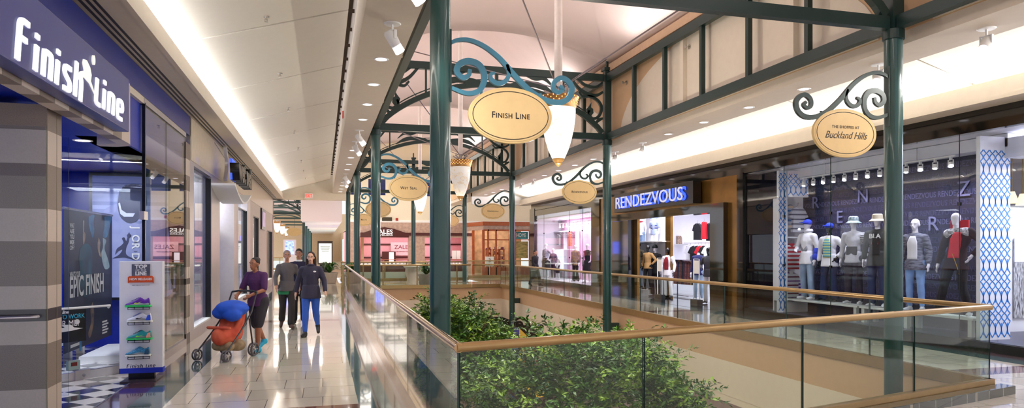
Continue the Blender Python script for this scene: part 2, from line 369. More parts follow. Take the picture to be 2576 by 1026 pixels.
# soffits and cove lips
so = MB(); so.box(-2.6, -1.92, -6, 37, 4.24, 4.30); so.box(-1.98, -1.91, -6.1, 36.9, 4.31, 4.50); so.box(-1.95,-1.885,-6.2,36.8,4.225,4.305)
so.box(-2.6, -2.43, -6.1, 36.9, 4.31, 4.8)
so.box(10.455, 10.93, -6, 37, 4.15, 4.21); so.box(10.395, 10.46, -6.1, 36.9, 4.215, 4.42); so.box(10.38,10.45,-6.2,36.8,4.14,4.212); so.box(10.96, 11.1, -6, 37, 4.16, 4.8)
struct(so, 'ceiling', M['soffit'])
sl = MB()
for u in (-2.36, -2.29, -2.22): sl.box(u, u+.03, -6, 37, 4.232, 4.243)
struct(sl, 'trim_2', mat('black_slot', '151210', .5))
# bulkheads carrying the atrium edges
bk = MB(); bk.box(.48, 1.12, -6, 37, 4.57, 6.9); struct(bk, 'wall_bulkhead_left', M['soffit'])
bk = MB(); bk.box(7.73, 8.55, -6, 45, 4.57, 6.9); struct(bk, 'wall_bulkhead_right', M['soffit'])
COLT = [7.8 + 9.92*k for k in range(4)]
pt = MB()
pt.box(1.12, 1.14, -3, 45, 4.75, 6.9); pt.box(7.71, 7.73, -3, 45, 4.75, 6.9); struct(pt, 'wall_gallery', M['peach'])
pa = MB()
for t0 in [COLT[0]-9.92] + COLT[:3]:
    tm = t0 + 4.96; arc = [(tm + 4.5*math.cos(a), 4.76 + 1.72*math.sin(a)) for a in [PI*i/28 for i in range(29)]]
    pa.prism(arc, 7.700, 7.712, 'x'); pa.prism(arc, 1.138, 1.150, 'x')
struct(pa, 'wall_gallery', M['cream'])
pl = MB()
for t0 in [COLT[0]-9.92] + COLT:
    for dt in (2.2, 5.9): pl.box(7.60, 7.71, t0+dt, t0+dt+.12, 4.78, 6.75)
    for dt in (3.2, 6.7): pl.box(1.14, 1.22, t0+dt, t0+dt+.12, 4.78, 6.75)
struct(pl, 'trim_3', M['cream'])
# end of the left gallery ceiling
eb = MB(); eb.box(-2.6, 1.15, 36.5, 37.1, 4.24, 7.6); struct(eb, 'wall_gallery_end', M['creamwall'])
eb = MB(); eb.box(-1.75, 1.56, 60, 60.3, 4.05, 7.0); eb.box(7.73, 12, 36.6, 36.9, 4.15, 7); struct(eb, 'wall_far', M['white'])
# court ceiling beyond the tents, back wall with clerestory, ceilings further on
cc = MB(); cc.box(-14, 26, 37.6, 51, 7.9, 8.0); cc.box(-14, 1.56, 51, 60.3, 6.9, 7.0); struct(cc, 'ceiling', M['cream'])
cs = MB(); cs.box(-1.6, 1.55, 60.3, 110, 4.05, 4.15); cs.box(-1.7, -1.6, 60.3, 110, 4.05, 4.9); struct(cs, 'ceiling', M['white'])
bw = MB(); bw.box(1.56, 26, 50, 50.3, 3.62, 5.55); bw.box(1.56, 26, 50, 50.3, 6.7, 8); bw.box(1.56, 1.9, 50, 50.3, 5.55, 6.7)
for k in range(9):
    u = 2.6 + k*1.7; bw.box(u, u+.5, 50, 50.3, 5.55, 6.7)
struct(bw, 'wall_back', M['creamwall'])
cw = MB(); cw.box(1.9, 17, 50.2, 50.25, 5.55, 6.7); struct(cw, 'window_1', mat('dusk_blue_pane', '27346b', .1))
cm = MB(); cm.box(1.56, 26, 49.75, 50, 3.62, 3.72); cm.box(1.56, 26, 49.85, 50, 3.72, 3.80); struct(cm, 'trim_4', M['white'])
lwf = MB(); lwf.box(-2.85, -2.4, 36.3, 37.0, 0, 4.24); struct(lwf, 'wall_corner_pier', mat('red_brown_wood_post', '5a2a20', .4))
# ================================================================== ATRIUM STEEL
def column(u, t, label, r=.1175):
    c = thing('steel_column', label, 'column', (u, t, -5), 0, 'green steel atrium columns')
    MB().cyl((0,0,0), (0,0,9.68), r, n=28).build('shaft', M['green'], c, True)
    b = MB(); b.cyl((0,0,9.6), (0,0,9.73), r+.02, n=24); b.box(-.09,.09,-.09,.09, 9.7, 11.7); b.build('upper_post', M['greend'], c)
    k = MB(); s = 1 if u > 4 else -1; k.box(min(0, s*.33), max(0, s*.33), -.07, .07, 4.52, 4.72); k.build('wall_bracket', M['greend'], c)
    q = MB(); q.box(-.13,.13,-.13,.13, 11.62, 11.70); q.cyl((0,0,11.7), (0,0,11.95), .035); q.build('cable_anchor', M['greend'], c)
    return c
CL = ['thick green column nearest the camera, left side of the well, carrying the largest oval sign', 'green column second on the left, just behind the thick nearest one', 'third green column on the left side of the well', 'fourth and farthest green column on the left side of the well']
CR = ['thick green column at right behind the near handrail', 'green column left of the lit blue shop sign, second on the right', 'green column third on the right, before the corner shop', 'green column at the far right corner of the atrium, fourth on the right']
for k, t in enumerate(COLT):
    column(1.28, t, CL[k]); column(7.52, t, CR[k])
column(4.75, COLT[3]+.3, 'slim green column standing in the middle of the far frame')
def scroll(p, w, n=6, taper=True):
    q = cr(p, n); k = len(q)
    return q, ([w*(1 - .35*abs(2*i/(k-1)-1)) for i in range(k)] if taper else w)
def cross_frame(t, label, u0=1.28, u1=7.52, det=True, z0=4.73, name='arched_truss', grp='arched cross trusses over the well'):
    W = u1 - u0 - .22; o = thing(name, label, 'truss', (u0 + .11, t, z0), 0, grp)
    MB().box(0, W, -.06, .06, 0, .17).build('bottom_chord', M['greend'], o)
    MB().box(0, W, -.06, .06, 1.60, 1.79).build('top_chord', M['greend'], o)
    zb = .17; R = lambda x: zb + 1.15*(1 - ((x - W/2)/(W/2 - .03))**2)**.8 if abs(x - W/2) < W/2 - .03 else zb
    arc = [(.04 + (W-.08)*i/44, R(.04 + (W-.08)*i/44)) for i in range(45)]
    MB().ribbon(arc, .13, -.05, .05).build('arch', M['greend'], o)
    if det:
        MB().ribbon([(x, min(z + .13, 1.55)) for x, z in arc[2:-2]], .025, -.02, .02).build('arch_rod', M['greend'], o)
        for sx in (-1, 1):
            X = (lambda x: x) if sx < 0 else (lambda x: W - x)
            S = MB()
            for p, w in (([(.95,1.46),(.72,1.2),(.45,1.05),(.2,1.04),(.02,1.14)], .10), ([(.77,1.46),(.53,1.3),(.24,1.26),(.03,1.40)], .08),
                         ([(.72,1.1),(.6,.98),(.40,1.0),(.17,.9),(.06,.7),(.15,.46),(.33,.40),(.45,.50),(.42,.62)], .085), ([(.24,.27),(.13,.37),(.02,.42)], .09)):
                q, ww = scroll([(X(a), b + .17) for a, b in p], w); S.ribbon(q, ww, -.035, .035)
            S.prism([(X(a), b + .17) for a, b in ((.30,.55),(.36,.47),(.46,.52),(.50,.64),(.42,.74),(.36,.84),(.37,.70),(.31,.66))], -.035, .035)
            S.build('corner_scroll', M['greend'], o)
            L = MB(); q, _ = scroll([(X(a), b + .17) for a, b in ((2.75,1.16),(2.3,1.22),(1.8,1.2),(1.38,.98))], .1); n = len(q)
            L.ribbon(q, [.03 + .12*math.sin(PI*i/(n-1)) for i in range(n)], -.03, .03)
            q, _ = scroll([(X(a), b + .17) for a, b in ((2.2,1.44),(1.95,1.38),(1.7,1.40),(1.45,1.2))], .1); n = len(q)
            L.ribbon(q, [.02 + .08*math.sin(PI*i/(n-1)) for i in range(n)], -.03, .03)
            L.build('leaf_ornament', M['greend'], o)
            MB().bar((X(1.15), 0, 1.0), (X(1.15), 0, 1.62), .05, .05).build('upright', M['greend'], o)
        MB().box(W/2-.04, W/2+.04, -.04, .04, 1.25, 1.62).build('upright', M['greend'], o)
    return o
FN = ['nearest arched truss, its lower beam crossing the top right of the picture', 'arched scrollwork truss just behind the big hanging lamp', 'arched scrollwork truss at the second hanging lamp', 'farthest arched scrollwork truss of the well, by the clerestory']
for k, t in enumerate(COLT): cross_frame(t, FN[k])
def side_truss(u, t, label):
    L = 9.92 - .22; o = thing('side_truss', label, 'truss', (u, t + .11, 4.73), 0, 'green side trusses along the gallery walls')
    MB().box(-.06, .06, 0, L, 0, .17).build('bottom_chord', M['greend'], o); MB().box(-.06, .06, 0, L, 1.59, 1.79).build('top_chord', M['greend'], o)
    for i in range(1, 6):
        y = L*i/6; MB().box(-.045, .045, y-.045, y+.045, .17, 1.59).build('upright', M['greend'], o)
RN = ['green side truss top right, right of the nearest right column', 'long green side truss above the gallery between first and second right columns', 'green side truss between second and third right columns', 'green side truss between third and fourth right columns']
LN = ['', 'green side truss on the left between the first two left columns', 'green side truss on the left between second and third left columns', 'green side truss on the left between third and fourth left columns']
for k in range(4):
    side_truss(7.52, COLT[0] + 9.92*(k-1), RN[k])
    if k: side_truss(1.28, COLT[0] + 9.92*(k-1), LN[k])
M['fabric'] = mat('tent_fabric', 'e4d2cd', .8, var=.02, scale=2)
def membrane(t0, label):
    n = 28; tm = t0 + 4.96; vs = []; fs = []
    for j in range(n+1):
        for i in range(n+1):
            a = -1 + 2*i/n; b = -1 + 2*j/n; r = min(1, math.hypot(a, b)); g = (1-a*a)*(1-b*b)
            z = 6.86 + .62*(1-a*a) + 2.3*g*(.45 + .55*(1-r)**1.4)
            vs.append((4.4 + a*3.25, tm + b*4.96, z))
    fs = [(j*(n+1)+i, j*(n+1)+i+1, (j+1)*(n+1)+i+1, (j+1)*(n+1)+i) for j in range(n) for i in range(n)]
    m = MB(); m.add(vs, fs); o = m.build('tent_roof', M['fabric'], None, True); md = o.modifiers.new('s', 'SOLIDIFY'); md.thickness = .03
    tag(o, label, 'tent roof', 'fabric tent roofs')
membrane(COLT[0]-9.92, 'cream fabric tent roof bay at the top of the picture, nearest'); membrane(COLT[0], 'cream fabric tent roof bay above the big hanging lamp'); membrane(COLT[1], 'cream fabric tent roof bay above the second hanging lamp'); membrane(COLT[2], 'cream fabric tent roof bay above the farthest hanging lamp')
eb = MB()
for u in (1.2, 7.6): eb.box(u-.05, u+.05, -2.1, 37.6, 6.60, 6.80)
struct(eb, 'trim_5', mat('tent_edge_strip', 'c9a98a', .6))
M['mast'] = mat('white_mast', 'efe6e0', .4)
M['cable'] = mat('grey_steel_cable', '8d8388', .35, metal=.5)
M['alab'] = None
def alabaster(name, e):
    m = mat(name, 'fff3d6', .35, var=0); nt = m.node_tree; b = nt.nodes['Principled BSDF']; rp = [n for n in nt.nodes if n.type == 'VALTORGB'][0]; nz = [n for n in nt.nodes if n.type == 'TEX_NOISE'][0]
    nz.inputs['Scale'].default_value = 3.2; nz.inputs['Detail'].default_value = 8; nz.inputs['Distortion'].default_value = 1.6
    el = rp.color_ramp.elements; el[0].position = .40; el[1].position = .5; el[0].color = lin('fff7e8'); el[1].color = lin('fffdf6')
    x = el.new(.455); x.color = lin('ece0cc'); x = el.new(.47); x.color = lin('fff8ea')
    nt.links.new(rp.outputs[0], b.inputs['Emission Color']); b.inputs['Emission Strength'].default_value = e; return m
A1 = alabaster('lit_alabaster_bright', .50); A2 = alabaster('lit_alabaster_dim', .06); A3 = alabaster('lit_alabaster', .42)
M['copper'] = mat('pierced_copper', 'b0854e', .35, metal=.5, var=.1)
M['hot'] = mat('orange_perforation_glow', 'ff9a50', .5, emit=2.2, var=0)
def pendant(t, ml, label, mlabel, u=4.4, z0=3.38, r=.36, rig=True, grp='alabaster hanging lamps'):
    o = thing('pendant_lamp', label, 'hanging lamp', (u, t, z0), 0, grp)
    pr = [(.0,.06),(.06,.07),(.12,.12),(.19,.27),(.25,.46),(.30,.68),(.325,.86),(.335,1.02),(.33,1.12)]
    MB().lathe([(a*r/.36, b) for a, b in pr], n=32).build('lamp_bowl', ml, o, True)
    MB().lathe([(0,-.04),(.03,-.03),(.045,0),(.07,.02),(.075,.05),(.11,.08),(.12,.115)], n=20).build('finial', M['copper'], o, True)
    k = MB().lathe([(.345,1.08),(.355,1.12),(.36,1.2),(.39,1.28),(.40,1.30),(.385,1.31),(.34,1.2),(.33,1.1)], n=32).build('crown_band', M['copper'], o, True)
    if rig:
        d = MB()
        for row, (rr, z) in enumerate(((.362,1.16),(.366,1.20),(.377,1.245),(.392,1.285))):
            for i in range(22):
                a = 2*PI*(i + .5*(row % 2))/22; c = (rr*math.cos(a), rr*math.sin(a), z); d.ell(c, (.011,.011,.011), 6, 4)
        tag(d.build('perforation', M['hot'], k), kind='stuff')
    h = MB(); h.cyl((0,0,1.3), (0,0,1.36), .2, .1, 20); h.cyl((0,0,1.36), (0,0,1.5), .05)
    for i in range(4): a = PI/4 + i*PI/2; h.bar((.05*math.cos(a), .05*math.sin(a), 1.33), (.3*math.cos(a), .3*math.sin(a), 1.46), .03, .04)
    h.build('hub', M['steel'], o)
    if rig:
        q = thing('roof_mast', mlabel, 'mast', (u, t, z0 + 1.5), 0, 'white roof masts with cables')
        MB().cyl((0,0,0), (0,0,4.6), .078, n=18).build('mast', M['mast'], q, True)
        for sx in (-1, 1):
            for sy in (-1, 1): MB().cyl((sx*.06, sy*.06, .0), (sx*3.05, sy*4.86, 6.9 - z0 - 1.5), .014, n=6).build('cable', M['cable'], q)
    return o
pendant(COLT[0]+4.96, A1, 'big glowing alabaster lamp with copper crown, right of the largest oval sign', 'white mast and cables above the biggest hanging lamp')
pendant(COLT[1]+4.96, A2, 'unlit alabaster lamp just right of the thick near column', 'white mast and cables above the unlit hanging lamp')
pendant(COLT[2]+4.96, A3, 'small glowing lamp partly behind the oval sign of the second left column', 'white mast and cables above the farthest hanging lamp')
# ================================================================== COLUMN SIGNS
def sign(u, t, side, body, label, blabel, sz=.1, two=None):
    """side=+1: reaches to the right of its column"""
    K = .00222; X = lambda px: (px-200)*K; Z = lambda py: (660-py)*.0020
    mb_ = M['teal'] if side > 0 else M['greend']
    o = thing('sign_bracket', blabel, 'bracket', (u + side*.1175, t-.02, 3.29), 0 if side > 0 else PI, 'scrolled sign brackets on the columns')
    A = [(203,262),(240,245),(300,242),(370,268),(440,318),(490,370),(540,430),(600,490),(650,530),(720,562),(790,566),(838,535),(855,480),(832,438),(792,422),(757,448),(752,488),(778,508),(803,488),(785,468)]
    B = [(495,365),(506,420),(485,463),(445,478),(412,458),(408,430),(430,418)]
    C_ = [(203,520),(280,545),(338,532),(368,490),(374,430),(345,378),(290,362),(242,385),(232,428),(262,458),(292,442),(300,408)]
    for p, w, nm in ((A, .055, 'main_scroll'), (B, .045, 'small_scroll'), (C_, .06, 'lower_scroll')):
        q = cr([(X(a), Z(b)) for a, b in p], 5); n = len(q); ww = [w*(.7 + .5*math.sin(PI*i/(n-1))) for i in range(n)]
        MB().ribbon(q, ww, -.02, .02).build(nm, mb_, o)
    MB().box(-.012, .006, -.03, .03, Z(600), Z(190)).build('mounting_plate', M['greend'], o)
    for a, b0, b1 in ((360, 525, 545), (680, 520, 545)): MB().box(X(a)-.012, X(a)+.012, -.012, .012, Z(b1), Z(b0)).build('hanger', mb_, o)
    s = thing('oval_sign', label, 'sign', (u + side*(.1175 + .70), t-.02, 3.29), 0, 'oval cream column signs')
    E = lambda a, b: [(a*math.cos(2*PI*i/64), b*math.sin(2*PI*i/64)) for i in range(64)]
    MB().prism(E(.50,.325), -.022, .022).build('plate', M['signrim'], s, bevel=.006); MB().prism(E(.472,.30), -.026, .026).build('face', M['signcream'], s)
    r = MB()
    for sy in (-1, 1):
        e = E(.45,.275) ; r.ribbon(e + e[:1], .008, sy*.024, sy*.0285)
    r.build('border_line', M['ink'], s)
    if two:
        text(two[0], .052, M['ink'], s, loc=(0,-.0275,.075), ext=.001, bold=.0005, spacing=1.1); text(two[1], .135, M['ink'], s, loc=(0,-.0275,-.035), ext=.001, shear=.45, sx=.86)
    elif body: 
        smallcaps(body, sz*1.05, M['ink'], s, -.0275); smallcaps(body, sz*1.05, M['ink'], s, .0275, True)
sign(1.28, COLT[0], 1, 'FINISH LINE', 'largest cream oval sign, on the nearest left column', 'blue-green scrolled bracket on the nearest left column', .098)
sign(1.28, COLT[1], 1, 'WET SEAL', 'cream oval sign on the second left column', 'blue-green scrolled bracket on the second left column')
sign(1.28, COLT[2], 1, None, 'cream oval sign half hidden behind the second left column', 'scrolled bracket behind the second left column')
sign(1.28, COLT[3], 1, "MACY'S", 'small cream oval sign between the third and second left columns', 'dark scrolled bracket farthest away on the left')
sign(7.52, COLT[0], -1, None, 'cream oval sign with two lines of writing, on the nearest right column', 'grey-blue scrolled bracket on the nearest right column', two=('THE SHOPPES AT', 'Buckland Hills'))
sign(7.52, COLT[1], -1, 'RENDEZVOUS', 'cream oval sign on the second right column', 'dark scrolled bracket left of the second right column', .085)
sign(7.52, COLT[2], -1, 'RENDEZVOUS', 'smaller cream oval sign on the third right column', 'dark scrolled bracket left of the third right column', .085)
sign(7.52, COLT[3], -1, None, 'smallest cream oval sign at the edge of the thick near column', 'small dark scrolled bracket right of the thick near column')
# ================================================================== GUARD RAILS
def rail(p0, p1, joints, label, post=False, base=True, m=None, ztop=1.07, end=.0):
    a = Vector((*p0, 0)); b = Vector((*p1, 0)); L = (b-a).length; an = math.atan2(b.y-a.y, b.x-a.x)
    o = thing('guard_rail', label, 'railing', a, an, 'glass guard rails round the well'); m = m or M['rail']
    MB().tube([(-.02,0,ztop-.035), (L+end,0,ztop-.035)], .036, 16).build('handrail', m, o, True)
    if base: MB().box(-.03, L+.03, -.045, .045, .003, .16).build('base_channel', m, o)
    js = [0] + list(joints) + [1]; g = .009
    for i in range(len(js)-1):
        x0 = js[i]*L + g; x1 = js[i+1]*L - g; k = MB(); k.box(x0, x1, -.008, .008, .16 if base else .12, ztop-.07)
        k.m[3] = 1; k.m[5] = 1; k.build('glass_panel', [M['glass'], M['gedge']], o)
        if post or i in ():
            q = MB(); q.cyl((x0-g,0,.0), (x0-g,0,ztop-.05), .03, n=10)
            for z in (.25, .85): q.ell((x0-g,-.02,z), (.035,.02,.02), 8, 5)
            q.build('post', M['brass'], o)
    return o
rail((WL, WN), NB, [.24, .52, .78], 'near guard rail with thick golden handrail crossing the foreground')
nl = [(i*1.55)/(WF-WN) for i in range(1, 17)]
rail((WL, WN), (WL, WF), [x for x in nl if x < .97], 'guard rail along the left walkway running away from the camera', m=mat('polished_brass_rail', 'b08e68', .15, metal=.9))
rail(NB, (WR, WF), [(i*1.94)/24.1 for i in range(1, 13)], 'guard rail along the right walkway in front of the clothes shop')
rail((WL+.1, WF), (U(1128,WF), WF), [.34, .68], 'short brass-posted rail left of and behind the thick near column', post=True, m=M['brass'])
rail((U(1128,WF)+.05, WF), (U(1184,WF), WF), [.35], 'short brass-posted rail just right of the thick near column', post=True, m=M['brass'])
rail((U(1190,WF), WF), (WR, WF), [.33, .66], 'far end guard rail meeting the right walkway rail', m=M['brass'])
rail((WL, 38.2), (WR, 38.2), [i/6 for i in range(1, 6)], 'second brass rail further back, before the jeweller', post=True, m=M['brass'])
rail((8.1, 41), (15, 41), [i/4 for i in range(1, 4)], 'rail before the wood-framed corner shop', m=M['brass'])
kp = MB(); kp.box(WL, WR, 38.25, 38.3, 0, .5); struct(kp, 'trim_6', M['white'])
sf = MB(); sf.box(WL, WR, 38.2, 43.5, -.3, -.02); struct(sf, 'floor', M['tile'])
tag(MB().box(-.05,.05,-.05,.05,.003,1.07).build('rail_post', M['brass'], loc=(WL-.12, WF+.05, 0)), 'square brass end post of the left walkway rail', 'post')
# ================================================================== LEFT SHOPS
UL = -2.4
BANDS = [(0,.2,2),(.2,.489,0),(.489,.894,1),(.894,1.10,0),(1.10,1.209,2),(1.209,1.417,0),(1.417,1.819,1),(1.819,2.11,0),(2.11,2.517,1),(2.517,2.82,0),(2.82,3.10,1),(3.10,3.4,0),(3.4,3.7,1)]
def pier(u0, u1, t0, t1, ztop):
    p = MB()
    for a, b, m_ in BANDS:
        if a >= ztop: break
        p.mi = m_; p.box(u0, u1, t0, t1, a, min(b, ztop))
    p.mi = 3; p.box(u0+.38, u0+.386, t0-.002, t0, .2, min(ztop, 3.0)); p.box(u1-.002+.002, u1+.002, t0+.24, t0+.246, .2, min(ztop, 3.0))
    return struct(p, 'wall_striped_pier', [M['granl'], M['grand'], M['granb'], M['joint']])
pier(-2.78, UL, 7.15, 7.52, 3.05); pier(-4.4, -2.78, 7.15, 7.52, 3.05); pier(-2.78, UL, 13.76, 14.16, 3.7)
M['fasc'] = brickmat('striped_fascia_stone', 'd8c8b8', '8b7668', '5d5048', .36, 3.0, .45, msize=.003, axes='yz', var=.05, bumpj=0)
fb = MB()
for i_ in range(24):
    a_ = 9.12 - .34*(i_+1); fb.mi = i_ % 2; fb.box(-2.34, -2.2, a_, a_+.34, 2.99, 3.7)
fb.mi = 0; fb.prism([(-2.2,9.12),(-2.24,9.3),(-2.42,9.42),(-2.6,9.42),(-2.6,9.3),(-2.34,9.12)], 2.99, 3.7, 'z'); struct(fb, 'wall_shop_fascia', [M['granl'], M['grand']])
bl = MB(); bl.box(-2.9, UL, -1, 14.2, 3.87, 4.22); bl.box(-2.9, UL+.0, -1, 9.0, 3.7, 3.87); bl.box(-2.6,-2.36,-1,9.2,3.2,3.87); bl.mi = 1; bl.box(-2.7, UL-.01, 9.0, 13.8, 3.78, 3.87); struct(bl, 'wall_blue_fascia', [M['navy'], M['soffit']])
sg = thing('shop_sign', 'large deep-blue sign box with glowing white lettering, top left', 'sign', (-2.2, 4.2, 3.03))
MB().box(0, .15, 0, T(325,-2.05)-4.2, 0, .58).build('sign_box', M['navy'], sg, bevel=.01)
def fit(o, L=None, Hh=None):
    vs = o.data.vertices; xs = [v.co.x for v in vs]; ys = [v.co.y for v in vs]; x0, x1, y0, y1 = min(xs), max(xs), min(ys), max(ys)
    for v in vs:
        v.co.x -= (x0+x1)/2; v.co.y -= (y0+y1)/2
        if L: v.co.x *= L/(x1-x0)
        if Hh: v.co.y *= Hh/(y1-y0)
    return o
US = -2.05
GL = {'f': (.66, [[(0,0),(.10,1.0),(.16,1.38),(.30,1.5),(.62,1.5)], [(.12,.86),(.50,.86)]]), 'i': (.17, [[(0,0),(.10,.98)], [(.125,1.22),(.145,1.42)]]),
      'n': (.56, [[(0,0),(.09,.92),(.14,.98),(.40,.98),(.52,.86),(.43,0)]]), 's': (.56, [[(.58,.98),(.22,.98),(.12,.88),(.13,.66),(.42,.42),(.46,.25),(.40,.06),(.0,.05)]]),
      'h': (.56, [[(0,-.02),(.15,1.5)], [(.10,.90),(.36,.92),(.50,.80),(.42,-.1)]]), 'l': (.40, [[(.15,1.25),(.04,.25),(.10,.08),(.38,.05)]]), 'e': (.58, [[(.52,.05),(.16,.05),(.05,.16),(.12,.86),(.24,.97),(.48,.97),(.57,.84),(.54,.50),(.10,.50)]])}
def logo_strokes(word, wd=.21, d=.01):
    m_ = MB(); x = 0
    for ch in word:
        w_, st = GL[ch]
        for p in st: m_.ribbon(cr(p, 3) if len(p) > 3 else p, wd, 0, d, )
        for k_ in range(len(m_.v) - sum(4*(len(cr(p, 3)) if len(p) > 3 else len(p)) for p in st), len(m_.v)): v = m_.v[k_]; m_.v[k_] = (v[0]+x, v[1], v[2])
        x += w_ + .28
    return m_, x-.28
def onsign(body, xa, xb, z, h):
    ta, tb = T(xa, US)-4.2, T(xb, US)-4.2; m_, W = logo_strokes(body); k = (tb-ta)/W; m_.v = [(.15+v[1]*1.5, ta+v[0]*k, z-3.03+v[2]*h/1.5) for v in m_.v]
    return m_.build('lettering', M['litwhite'], sg)
onsign('finish', 40, 204, 3.06, .30); onsign('line', 238, 306, 3.10, .30)
r = MB(); tc_ = T(232, US)-4.2
r.prism([(tc_+.035*math.cos(a)*.9, .46+.045*math.sin(a)) for a in [2*PI*i/20 for i in range(20)]], .152, .168, 'x')
tb_ = T(190, US)-4.2
r.prism([(tb_-.02,.20),(tb_+.1,.27),(tb_+.2,.30),(tb_+.16,.36),(tb_+.18,.40),(tb_+.27,.41),(tb_+.36,.37),(tb_+.40,.31),(tb_+.38,.25),(tb_+.52,.14),(tb_+.34,.22),(tb_+.2,.24),(tb_+.1,.22)], .152, .160, 'x')
r.build('runner_emblem', mat('soft_white_emblem', 'dcd9d0', .4, emit=.5, var=0), sg)
# interior shell
iw = MB(); iw.box(-7.4, -7.2, 7.5, 25.4, 0, 3.9); iw.box(-7.3, -2.78, 13.98, 14.14, 0, 3.9); iw.box(-7.3,-2.8,7.5,7.6,0,3.9); struct(iw, 'wall_blue_interior', M['blue'])
ic = MB(); ic.box(-7.3, -2.32, -1, 9.4, 3.12, 3.2); ic.box(-7.3, -2.5, 9.4, 14.1, 3.12, 3.2); ic.box(-2.9,-2.46,9.5,14.1,3.12,3.8); struct(ic, 'ceiling', M['blue'])
ib = MB(); ib.box(-7.2, -2.8, 13.7, 13.95, H(428,-3.5,13.7), H(374,-3.5,13.7)); ib.box(-7.2,-5.4, 8, 13.9, 2.75, 3.05); struct(ib, 'trim_7', M['white'])
dd = Vector((.53,.58,0)).normalized(); ang = math.atan2(dd.y, dd.x)
M['check'] = bpy.data.materials.new('checkerboard_floor'); _m = M['check']; _m.use_nodes = True; _nt = _m.node_tree; _b = _nt.nodes['Principled BSDF']
_g = node(_nt,'ShaderNodeNewGeometry'); _mp = node(_nt,'ShaderNodeMapping'); _mp.inputs['Rotation'].default_value = (0,0,-ang); _mp.inputs['Scale'].default_value = (1,1,0); _mp.inputs['Location'].default_value = (.1,.05,.5)
_c = node(_nt,'ShaderNodeTexChecker'); _c.inputs['Scale'].default_value = 3.3; _c.inputs[1].default_value = lin('e9e4e2'); _c.inputs[2].default_value = lin('2e2a33')
_nt.links.new(_g.outputs['Position'], _mp.inputs[0]); _nt.links.new(_mp.outputs[0], _c.inputs[0]); _nt.links.new(_c.outputs[0], _b.inputs['Base Color']); _b.inputs['Roughness'].default_value = .12; _b.inputs['Coat Weight'].default_value = .4
ff = MB(); ff.box(-7.2, -2.42, 7.0, 14.0, -.1, 0.001); struct(ff, 'floor', M['check'])
ff = MB(); ff.box(-7.2, -2.42, -5, 7.0, -.1, 0.001); ff.box(-7.2,-2.6,14,36.3,-.1,.001); ff.box(-2.6,-2.42,14,36.3,-.1,-.001); struct(ff, 'floor', mat('pale_shop_floor', 'd9d4d6', .15, coat=.4))
tl = MB(); tl.box(-2.44, -2.42, 6.5, 13.7, -.01, .004); struct(tl, 'trim_8', M['steel'])
def gl(name, label, cat, p0, p1, z0, z1, group=None, frame=None, th=.012):
    a = Vector((*p0, 0)); b = Vector((*p1, 0)); L = (b-a).length; o = thing(name, label, cat, a, math.atan2(b.y-a.y, b.x-a.x), group)
    k = MB(); k.box(0, L, -th/2, th/2, z0, z1); k.m[3] = 1; k.m[5] = 1; k.build('glass_pane', [M['shopglass'], M['gedge']], o); return o, L
# diagonal glass door pair in the alcove
dA = (-3.55, 10.07); dB = (-2.5, 11.22)
o, L = gl('glass_door', 'frameless glass shop door set at an angle behind the checkered threshold', 'door', dA, dB, .11, 3.1)
MB().box(0, L, -.03, .03, .0, .11).build('bottom_rail', M['alu'], o)
MB().tube([(.1,-.05,.94),(.1,-.09,.97),(L*.62,-.09,.97),(L*.62,-.05,.94)], .016, 10).build('push_bar', M['white'], o, True)
k = MB(); k.box(.52, .72, -.045, -.03, .0, .13); q = k.build('lock_plate', M['alu'], o); MB().cyl((.63,-.046,.06), (.63,-.055,.06), .02).build('lock_cylinder', M['steel'], q, True)
k = MB(); k.box(.42, .58, -.05, -.008, .15, .27); q = k.build('counter_box', mat('grey_green_plastic', '8fa5a2', .4), o); MB().box(.46,.54,-.053,-.05,.2,.25).build('readout', mat('dark_red_readout', '6b2a22', .3), q)
# poster on the door: want to work for me
pb = thing('door_poster', 'black poster reading WANT TO WORK FOR ME? stuck on the angled glass door', 'poster', (dA[0]+dd.x*.05, dA[1]+dd.y*.05, 0), ang)
pw = .62; z0, z1 = .52, .955
MB().box(0, pw, -.03, -.02, z0, z1).build('sheet', M['black'], pb)
text('WANT TO WORK', .085, mat('cyan_print', '2ab4d8', .5), pb, loc=(pw*.52,-.031,z1-.10), ext=.001, sx=.8); text('FOR ME?', .115, M['white'], pb, loc=(pw*.58,-.031,z1-.19), ext=.001, sx=.8)
text('finish line', .06, M['white'], pb, loc=(pw*.45,-.031,z1-.035), ext=.001, shear=.2, bold=.002)
k = MB(); k.prism([(.08,z0+.12),(.2,z0+.19),(.34,z0+.2),(.3,z0+.235),(.42,z0+.23),(.46,z0+.19),(.58,z0+.17),(.44,z0+.15),(.28,z0+.14)], -.032, -.03); k.prism([(.5+.035*math.cos(a), z0+.26+.035*math.sin(a)) for a in [2*PI*i/16 for i in range(16)]], -.032, -.03); k.build('runner_emblem', M['white'], pb)
# straight glazing between door and striped pier
tA, tB, tM = T(366,UL), 13.76, T(421,UL)
gz = thing('shop_window', 'tall frameless shop glazing between the angled door and the striped pier', 'window', (UL-.02, tA, 0), PI/2)
for a, b in ((0, tM-tA-.006), (tM-tA+.006, tB-tA)):
    k = MB(); k.box(a, b, -.006, .006, .12, 3.78); k.m[3] = 1; k.m[5] = 1; k.build('glass_pane', [M['shopglass'], M['gedge']], gz)
MB().box(0, tB-tA, -.03, .05, 0, .12).build('sill_frame', M['alu'], gz)
MB().box(-.02, .02, -.02, .02, 0, 3.8).build('corner_post', M['black'], gz)
MB().box(-.12, .1, -.03, .03, H(553,UL,tA), H(532,UL,tA)).build('glass_clamp', M['alu'], gz)
MB().box(-.05, tB-tA+.02, -.02, .05, 3.78, 3.86).build('head_frame', M['alu'], gz)
